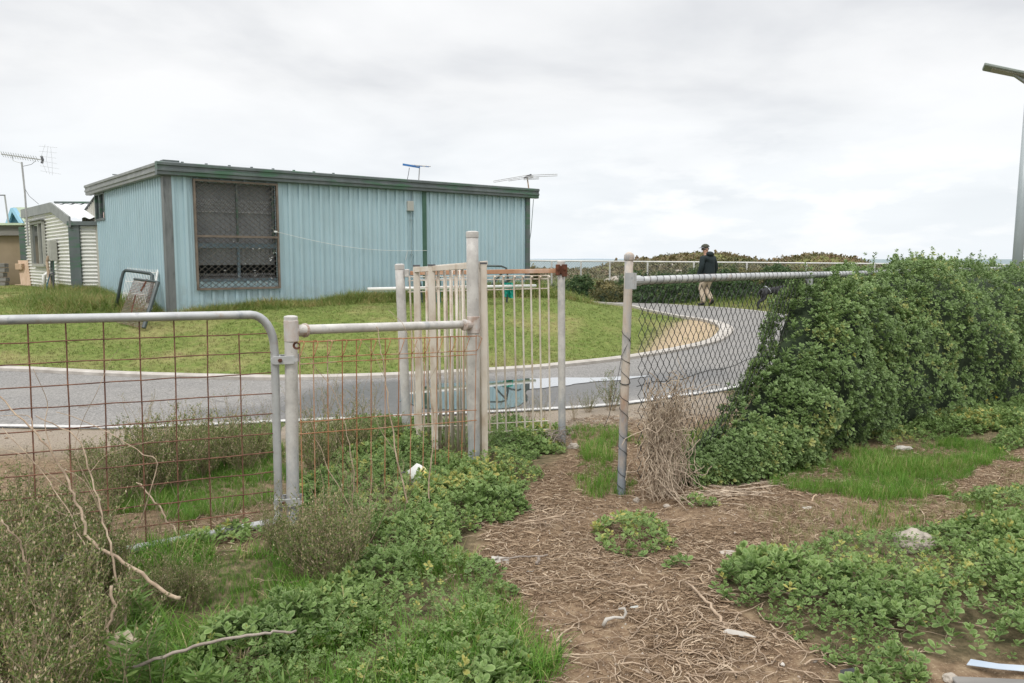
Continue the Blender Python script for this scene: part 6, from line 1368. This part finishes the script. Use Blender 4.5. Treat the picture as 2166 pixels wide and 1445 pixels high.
# ------------------------------------------------------------------ mulch: straw fibres and roots on the bare path
def straw_t(r):
    P = []; p = Vector((-.5, 0, 0)); d = Vector((1, r.uniform(-.5, .5), 0)).normalized()
    for k in range(4): P.append(p.copy()); d = (d + Vector((0, r.gauss(0, .17), r.gauss(0, .08)))).normalized(); p = p + d * .33
    mb = MB(); mb.tube(P, [.03, .042, .04, .025], 3, caps=False); T = []
    for a, b_, c, d_ in mb.f: T += [[a, b_, c], [a, c, d_]]
    V = np.array([v[:] for v in mb.v]); return V, np.array(T), np.zeros(len(V)), np.zeros(len(V))
STR = [straw_t(rnd) for _ in range(10)]
BARE2 = PG([(0,1150),(600,1080),(640,1200),(420,1240),(300,1300),(0,1445)])
ps = []
for poly, dn in ((PATH, 15000), (PG([(330,1130),(590,1050),(660,1120),(560,1180),(330,1220)]), 2600), (PG([(-100,1000),(330,980),(400,1200),(330,1450),(-200,1500)]), 1100), (PG([(640,1180),(800,1000),(1000,960),(1120,980),(1100,1100),(900,1120)]), 700)):
    lo, hi = poly.min(0), poly.max(0); nn = int((hi - lo).prod() * dn); p, sd = inpoly(poly, min(nn, 400000), .1, 4.1); ps.append(clipcam(p, 2.0))
p = np.vstack(ps); dn = vnoise(p[:: 1], 1.6, 5.1) if len(p) < 600000 else np.zeros(len(p)); fall = np.clip(1.25 - (p[:, 1] - 3.2) * .27, .22, 1)
mesh_bias = np.clip(.58 + 2.0 * dn, .08, 1) * fall; keep = rng.random(len(p)) < mesh_bias; p = p[keep]; z_, _, do_ = height(p); kp = do_ > .15; p, z_ = p[kp], z_[kp]; n = len(p); print('straw', n)
nr = up(n, .16); sc3 = np.column_stack([np.exp(rng.normal(-3.55, .42, n))] * 3); thick = rng.uniform(.7, 1.6, n)
rot = basis(nr, rng.uniform(0, 6.28, n))
o = scatter('straw_litter', STR, np.column_stack([p, z_ + rng.uniform(.001, .012, n)]), rot, sc3, np.clip(rng.normal(.5, .24, n), 0, 1), straw); tag(o, 'pale straw and root fibres littering the bare path', 'mulch', kind='stuff')
rt = MB()
for k in range(620):
    c = [(1180, 1100, 60, 25), (1330, 1220, 170, 50), (1560, 1250, 120, 50), (1500, 1330, 160, 60), (1250, 1150, 160, 40), (1420, 1130, 200, 45), (1620, 1080, 250, 40), (1300, 1400, 180, 40), (1800, 960, 150, 25), (450, 1110, 110, 25), (960, 1075, 70, 30), (820, 1250, 140, 90), (1850, 1250, 160, 70), (180, 1250, 160, 120), (1500, 1400, 150, 30)][k % 15]
    p = atz(c[0] + rnd.gauss(0, c[2]), min(1560, c[1] + rnd.gauss(0, c[3])), 0); az = rnd.uniform(0, 6.28); cu = rnd.gauss(0, .5); pts = []; stp = rnd.uniform(.012, .045)
    for j in range(9): pts.append(Vector((p.x, p.y, hz(p.x, p.y) + .006 + .012 * abs(math.sin(j * .9 + k))))); az += cu * .5 + rnd.gauss(0, .22); p = p + Vector((math.cos(az), math.sin(az), 0)) * stp
    rr0 = rnd.uniform(.0012, .0042); rt.tube(pts, [rr0 * (1 - .08 * j) for j in range(9)], 5, caps=False)
o = rt.build('root_litter', stick_m, smooth=True); tag(o, 'curling dead roots strewn over the path', 'roots', kind='stuff')
# crumbs of soil and gravel
sv = np.array([[1,0,0],[-1,0,0],[0,1,0],[0,-1,0],[0,0,.8],[0,0,-.8]], float); st = np.array([[0,2,4],[2,1,4],[1,3,4],[3,0,4],[2,0,5],[1,2,5],[3,1,5],[0,3,5]]); CR = [(sv * np.array([1, rnd.uniform(.6, 1), rnd.uniform(.5, .9)]), st, np.zeros(6), np.zeros(6)) for _ in range(4)]
p = np.vstack([clipcam(inpoly(PATH, 60000, .1, 4)[0]), clipcam(inpoly(PG([(-200,900),(330,905),(300,1000),(0,1080),(-200,1100)]), 9000, .1, 4)[0])]); p = p[rng.random(len(p)) < np.clip(1.2 - (p[:, 1] - 2.5) * .22, .12, .8)]; z_, _, do_ = height(p); kp = do_ > .03; p, z_ = p[kp], z_[kp]; n = len(p)
gravel_m = foliage('gravel_m', [(0, (.09, .06, .042)), (.6, (.24, .17, .115)), (.9, (.42, .35, .28)), (1, (.68, .65, .6))], transl=0, rough=.95)
o = scatter('gravel', CR, np.column_stack([p, z_ + .001]), basis(up(n, .4), rng.uniform(0, 6.28, n)), np.exp(rng.normal(-5.6, .45, n)), rng.random(n), gravel_m); tag(o, 'crumbs of soil and grit on the bare ground', 'gravel', kind='stuff')

# ------------------------------------------------------------------ bank and dunes: coastal scrub
p = np.column_stack([rng.uniform(-3, 34, 90000), rng.uniform(17, 58, 90000)]); p = p[(np.abs(p[:, 0]) < p[:, 1] * .70 + .5)]; z_, di_, do_ = height(p); kp = (do_ > .12) & (rng.random(len(p)) < np.clip(30 / p[:, 1], 0, 1)); p, z_, do_ = p[kp], z_[kp], do_[kp]
far_ = ss(4.0, 6.5, do_); n1_ = vnoise(p, .45, 7.7)
i1 = np.where(rng.random(len(p)) < far_)[0]; n = len(i1)
hsc = rng.uniform(.07, .17, n) * (1 + .9 * np.clip(n1_[i1], -.5, 1))
o = scatter('heath_cover', CLUMPS, np.column_stack([p[i1], z_[i1] + hsc * rng.uniform(-.2, .6, n)]), basis(up(n, .3), rng.uniform(0, 6.28, n)), hsc, np.clip(.45 + .55 * vnoise(p[i1], .35, 3.3) + rng.normal(0, .18, n), 0, 1), dune_leaf); tag(o, 'olive and brown coastal scrub covering the dunes behind the far fence', 'scrub', kind='stuff')
i2 = np.where(rng.random(len(p)) > far_ * 1.2)[0]; n = len(i2)
o = scatter('bank_grass', TUFTS, np.column_stack([p[i2], z_[i2]]), basis(up(n, .25), rng.uniform(0, 6.28, n)), rng.uniform(.12, .30, n) * (.5 + .5 * ss(0, 1.2, do_[i2])), np.clip(.5 + .6 * n1_[i2] + rng.normal(0, .2, n), 0, 1), grass_rank); tag(o, 'rough green and straw grass on the bank beyond the road', 'grass', kind='stuff')
def shrub(name, px, Y_, w_, h_, mat, label, seed, grp=None, nleaf=1500):
    q = at(px, 600, Y_); z0 = hz(q.x, Y_); r = np.random.default_rng(seed); root = thing(name, (q.x, Y_, z0), label, 'shrub', grp)
    th = r.uniform(0, 2 * np.pi, nleaf); ph = np.arccos(r.uniform(-.1, 1, nleaf)); d = np.column_stack([np.cos(th) * np.sin(ph), np.sin(th) * np.sin(ph), np.cos(ph)])
    nz = np.array([noise.noise(Vector(v) * 1.8 + Vector((seed, 0, 0))) * .35 + noise.noise(Vector(v) * 4.5 + Vector((0, seed, 0))) * .22 for v in d])
    rad = (1 + nz) * r.uniform(.8, 1.02, nleaf); pos = d * rad[:, None] * np.array([w_ / 2, w_ / 2.4, h_]) + np.array([q.x, Y_, z0])
    scatter('foliage', CLUMPS, pos, basis(d + r.normal(0, .4, (nleaf, 3)), r.uniform(0, 6.28, nleaf)), r.uniform(.035, .075, nleaf), np.clip(.45 + nz * 1.1 + r.normal(0, .15, nleaf), 0, 1), mat, root)
    mb = dome(Vector((q.x, Y_, z0 - .05)), w_ * .40, w_ * .34, h_ * .78, Vector((1, 0, 0)), Vector((0, 1, 0)), 0, 14, 7); mb.build('twigs', core_m, root, True)  # solid dark core under the leaves, inner shade put into its colour
    return root
for k, (px, Y_, w_, h_, m_, lb) in enumerate([
  (1226, 27.2, 1.1, .80, shrub_leaf, 'round dark green shrub by the far fence, left of the chain-link end post'), (1158, 28.2, 1.5, .42, shrub_leaf, 'low dark shrub at the foot of the far fence near the shed corner'), (1126, 29.6, .7, .95, olive_leaf, 'grey-green shrub right against the shed corner beside the far fence'),
  (1285, 27.6, 1.1, .55, olive_leaf, 'straggly olive shrub between the round dark shrub and the end post'), (1350, 26.8, 1.8, .88, shrub_leaf, 'broad green shrub just right of the end post behind the road'), (1412, 26.6, 1.6, .86, shrub_leaf, 'green shrub between the end post and the walking person'),
  (1465, 26.4, 1.5, .84, shrub_leaf, 'green shrub directly left of the walking person'), (1530, 26.0, 1.6, .78, shrub_leaf, 'green shrub directly right of the walking person'), (1585, 25.9, 1.5, .72, olive_leaf, 'yellow-green shrub below the far fence post right of the person'),
  (1640, 25.8, 1.7, .74, shrub_leaf, 'dark shrub behind the dog'), (1700, 25.8, 1.7, .7, olive_leaf, 'olive shrub seen over the top rail next to the hedge edge'), (1765, 25.8, 1.8, .7, olive_leaf, 'olive shrub partly hidden by the first leaves of the hedge'),
  (1300, 25.9, 1.7, .5, olive_leaf, 'low olive shrub on the grassy bank in front of the others'), (1380, 25.4, 1.9, .62, shrub_leaf, 'low green shrub at the road edge behind the first mesh'), (1560, 24.95, 1.7, .6, shrub_leaf, 'low dark shrub at the road edge left of the dog'), (1440, 25.2, 1.6, .6, shrub_leaf, 'low green shrub at the road edge, at the person’s knees')]):
    shrub('shrub', px, Y_, w_, h_, m_, lb.replace('’', ''), 100 + k, 'shrubs along the far road edge', 1300)
for k, (px, Y_, s_) in enumerate([(1345, 44, .5), (1402, 45, .55), (1490, 46, .4), (1716, 45, .6), (1745, 45, .5), (1420, 47, .6)]):
    q = at(px, 540, Y_); 
for k, (px, py, Y_, s_) in enumerate([(1412, 541, 41, .25), (1433, 547, 39, .2), (1300, 566, 33, .3), (1312, 560, 34, .25)]):
    q = at(px, py, Y_); bm = bmesh.new(); bmesh.ops.create_icosphere(bm, subdivisions=3, radius=1)
    for v in bm.verts: v.co *= 1 + .3 * noise.noise(v.co * 1.7 + Vector((k * 3, 0, 0)))
    for v in bm.verts: v.co = Vector((v.co.x * s_ * 1.6, v.co.y * s_, v.co.z * s_ * .5)) + Vector((q.x, q.y, hz(q.x, q.y) + .12))
    me = bpy.data.meshes.new('rock'); bm.to_mesh(me); bm.free(); tag(link_mesh('rock', me, rock_m, None, True), ['flat pale rock among the dune scrub, upper left of the person', 'pinkish rock on the dune just left of the person', 'pale rock below the far fence, left of the end post', 'rock touching the far fence mesh beside the end post'][k], 'rock')

# ------------------------------------------------------------------ litter and stones near the camera
def rock(px, py, s3, label, seed, name='rock', cat='rock', mat=rock_m, sub=4, sink=.3):
    q = G(px, py); bm = bmesh.new(); bmesh.ops.create_icosphere(bm, subdivisions=sub, radius=1)
    for v in bm.verts: v.co *= 1 + .28 * noise.noise(v.co * 1.5 + Vector((seed, 0, 0))) + .12 * noise.noise(v.co * 4.5 + Vector((0, seed, 0))) + .06 * noise.noise(v.co * 11)
    for v in bm.verts: v.co = Vector((v.co.x * s3[0], v.co.y * s3[1], v.co.z * s3[2])) + q + Vector((0, 0, s3[2] * (1 - 2 * sink)))
    me = bpy.data.meshes.new(name); bm.to_mesh(me); bm.free(); o = link_mesh(name, me, mat, None, False); return tag(o, label, cat)
rock(1932, 1165, (.105, .08, .062), 'rough pale limestone rock half buried in the leafy ground cover at the right', 1, sink=.1)
rock(1213, 948, (.045, .03, .03), 'small tan stone at the foot of the pale post', 5); rock(1910, 950, (.075, .03, .02), 'flat white stone at the edge of the bright grass by the hedge', 9, mat=bone_m)
rock(1708, 1075, (.035, .02, .008), 'tiny flat white stone on bare soil in front of the bright grass', 12, mat=bone_m); rock(1410, 1072, (.02, .02, .012), 'small grey stone by the fence end post', 15); rock(1346, 1062, (.022, .02, .02), 'pale cube-like pebble in front of the end post', 22); rock(1540, 1172, (.045, .03, .012), 'flat tan stone left of the leafy cover', 25)
rock(1655, 1408, (.009, .009, .008), 'tiny white pebble on the mulch at the bottom', 31, mat=bone_m); rock(1722, 1400, (.011, .009, .008), 'tiny white pebble beside the thick pale root', 33, mat=bone_m); rock(2012, 1442, (.03, .03, .02), 'pale stone at the bottom right corner', 37)
def scrap(px, py, pts, label, mat, name, cat, th=.002):
    q = G(px, py); mb = MB(); P = [q + Vector(p) for p in pts]; mb.v = P + [p + Vector((0, 0, th)) for p in P]; n = len(P); mb.f = [tuple(range(n, 2 * n)), tuple(range(n))[::-1]] + [(k, (k + 1) % n, n + (k + 1) % n, n + k) for k in range(n)]
    return tag(mb.build(name, mat), label, cat)
q = G(1300, 1325); mb = MB(); mb.tube([q + Vector(v) for v in ((-.05, -.01, .006), (-.035, .0, .03), (0, .01, .035), (.04, .015, .03), (.05, .02, .05), (.045, .03, .065), (.02, .035, .06))], [.008, .009, .006, .006, .007, .006, .005], 8)
tag(mb.build('bone', bone_m, smooth=True), 'white hook-shaped bone fragment in the middle of the path', 'bone')
q = G(1058, 1190); mb = MB(); mb.obox(q + Vector((0, 0, .012)), (.045, .0, -.004), (0, .018, .01), (0, 0, .003)); mb.obox(q + Vector((-.03, 0, .02)), (.02, 0, .012), (0, .012, 0), (0, 0, .002)); tag(mb.build('plastic_shard', bone_m, bevel=.001), 'folded white shard at the left edge of the path', 'litter')
scrap(1122, 1212, ((-.02, 0, .006), (.01, -.01, .01), (.02, .008, .012), (0, .012, .01)), 'tiny white scrap on the path near the green leaves', bone_m, 'scrap', 'litter')
scrap(1558, 1347, ((-.06, .02, .01), (-.02, -.015, .015), (.04, -.03, .01), (.07, -.035, .014), (.03, .0, .02), (-.03, .03, .018)), 'crumpled white rag on the mulch at the bottom right', bone_m, 'rag', 'litter')
scrap(1340, 1290, ((-.02, 0, .004), (.02, -.004, .012), (.022, .01, .014), (-.01, .012, .008)), 'thin bluish feather on the path', grey_box, 'feather', 'feather')
scrap(2110, 1432, ((-.09, .05, .02), (.0, .0, .03), (.16, -.03, .03), (.16, .0, .04), (.02, .03, .035), (-.06, .075, .03)), 'bent pale blue plastic strip at the bottom right corner', surf('blue_plastic', [(.3, (.30, .36, .43)), (.7, (.44, .49, .54))], 5, .4), 'plastic_strip', 'litter')
q = G(2120, 1455); mb = MB(); mb.obox(q + Vector((0, 0, .01)), (.17, -.015, 0), (.004, .03, 0), (0, 0, .012)); tag(mb.build('board', old_timber, bevel=.003), 'weathered board flat on the soil at the bottom right corner', 'board')
scrap(1792, 1440, ((-.03, -.02, .01), (.03, -.02, .02), (.035, .02, .04), (-.02, .02, .03)), 'black plastic scrap at the bottom beside the leafy cover', black_wire, 'plastic_scrap', 'litter')
# torn white and yellow plastic bottle in the leaves
q = at(880, 1010, 5.3); bt = thing('torn_bottle', q, 'torn white plastic bottle with yellow side lying in leaves behind the mesh', 'bottle'); d = Vector((.62, .1, -.6)).normalized(); sd = Vector((.5, .2, .7)).normalized()
mb = MB(); c = at(868, 990, 5.3); e_ = at(902, 1032, 5.2); ns = 8
for i in range(ns + 1):
    t_ = i / ns; cc_ = c.lerp(e_, t_); w = .062 * math.sin(math.pi * (.25 + .7 * t_))
    for k in range(9): a = -1.2 + 2.6 * k / 8; mb.v.append(cc_ + Vector((math.sin(a) * w, -math.cos(a) * w * .6, math.sin(a) * w * .8)))
for i in range(ns):
    for k in range(8): a = i * 9 + k; mb.f.append((a, a + 1, a + 10, a + 9))
mb.build('shell', plastic_white, bt, True)
mb = MB()
for i in range(ns + 1):
    t_ = i / ns; cc_ = c.lerp(e_, t_); w = .064 * math.sin(math.pi * (.25 + .7 * t_))
    for k in range(4): a = .55 + .9 * k / 3; mb.v.append(cc_ + Vector((math.sin(a) * w, -math.cos(a) * w * .6, math.sin(a) * w * .8)))
for i in range(2, ns):
    for k in range(3): a = i * 4 + k; mb.f.append((a, a + 1, a + 5, a + 4))
mb.build('yellow_label', yellow_m, bt, True)
mb = MB(); c2 = at(856, 1003, 5.22); mb.tube([c2 + Vector((.022 * math.cos(a), -.03, .022 * math.sin(a))) for a in np.linspace(0, 5, 9)], .005, 5); mb.build('cap_ring', antenna_dark, bt)
# pale rag in lower left heath, dry brown tuft
q = G(262, 1400); bm = bmesh.new(); bmesh.ops.create_icosphere(bm, subdivisions=4, radius=1)
for v in bm.verts: v.co *= 1 + .45 * noise.noise(v.co * 1.9 + Vector((4, 0, 0))) + .15 * noise.noise(v.co * 5)
for v in bm.verts: v.co = Vector((v.co.x * .06, v.co.y * .03, v.co.z * .06)) + q + Vector((0, 0, .05))
me = bpy.data.meshes.new('paper_bag'); bm.to_mesh(me); bm.free(); tag(link_mesh('paper_bag', me, surf('bag_m', [(.3, (.30, .25, .17)), (.7, (.48, .42, .31))], 20, .9), None, True), 'crumpled cream paper bag caught in the lower left heath', 'bag')
mb = MB(); q = G(520, 1420)
for k in range(110): d = Vector((rnd.gauss(0, .6), rnd.gauss(0, .6), abs(rnd.gauss(.6, .4)))).normalized(); e = q + d * rnd.uniform(.06, .13); mb.tube([q + Vector((rnd.gauss(0, .02), rnd.gauss(0, .02), 0)), (q + e) / 2 + Vector((rnd.gauss(0, .01), rnd.gauss(0, .01), .02)), e], .0009, 3)
tag(mb.build('dry_tuft', stick_m), 'pale dry seed-head tuft under the long stick', 'dry tuft')
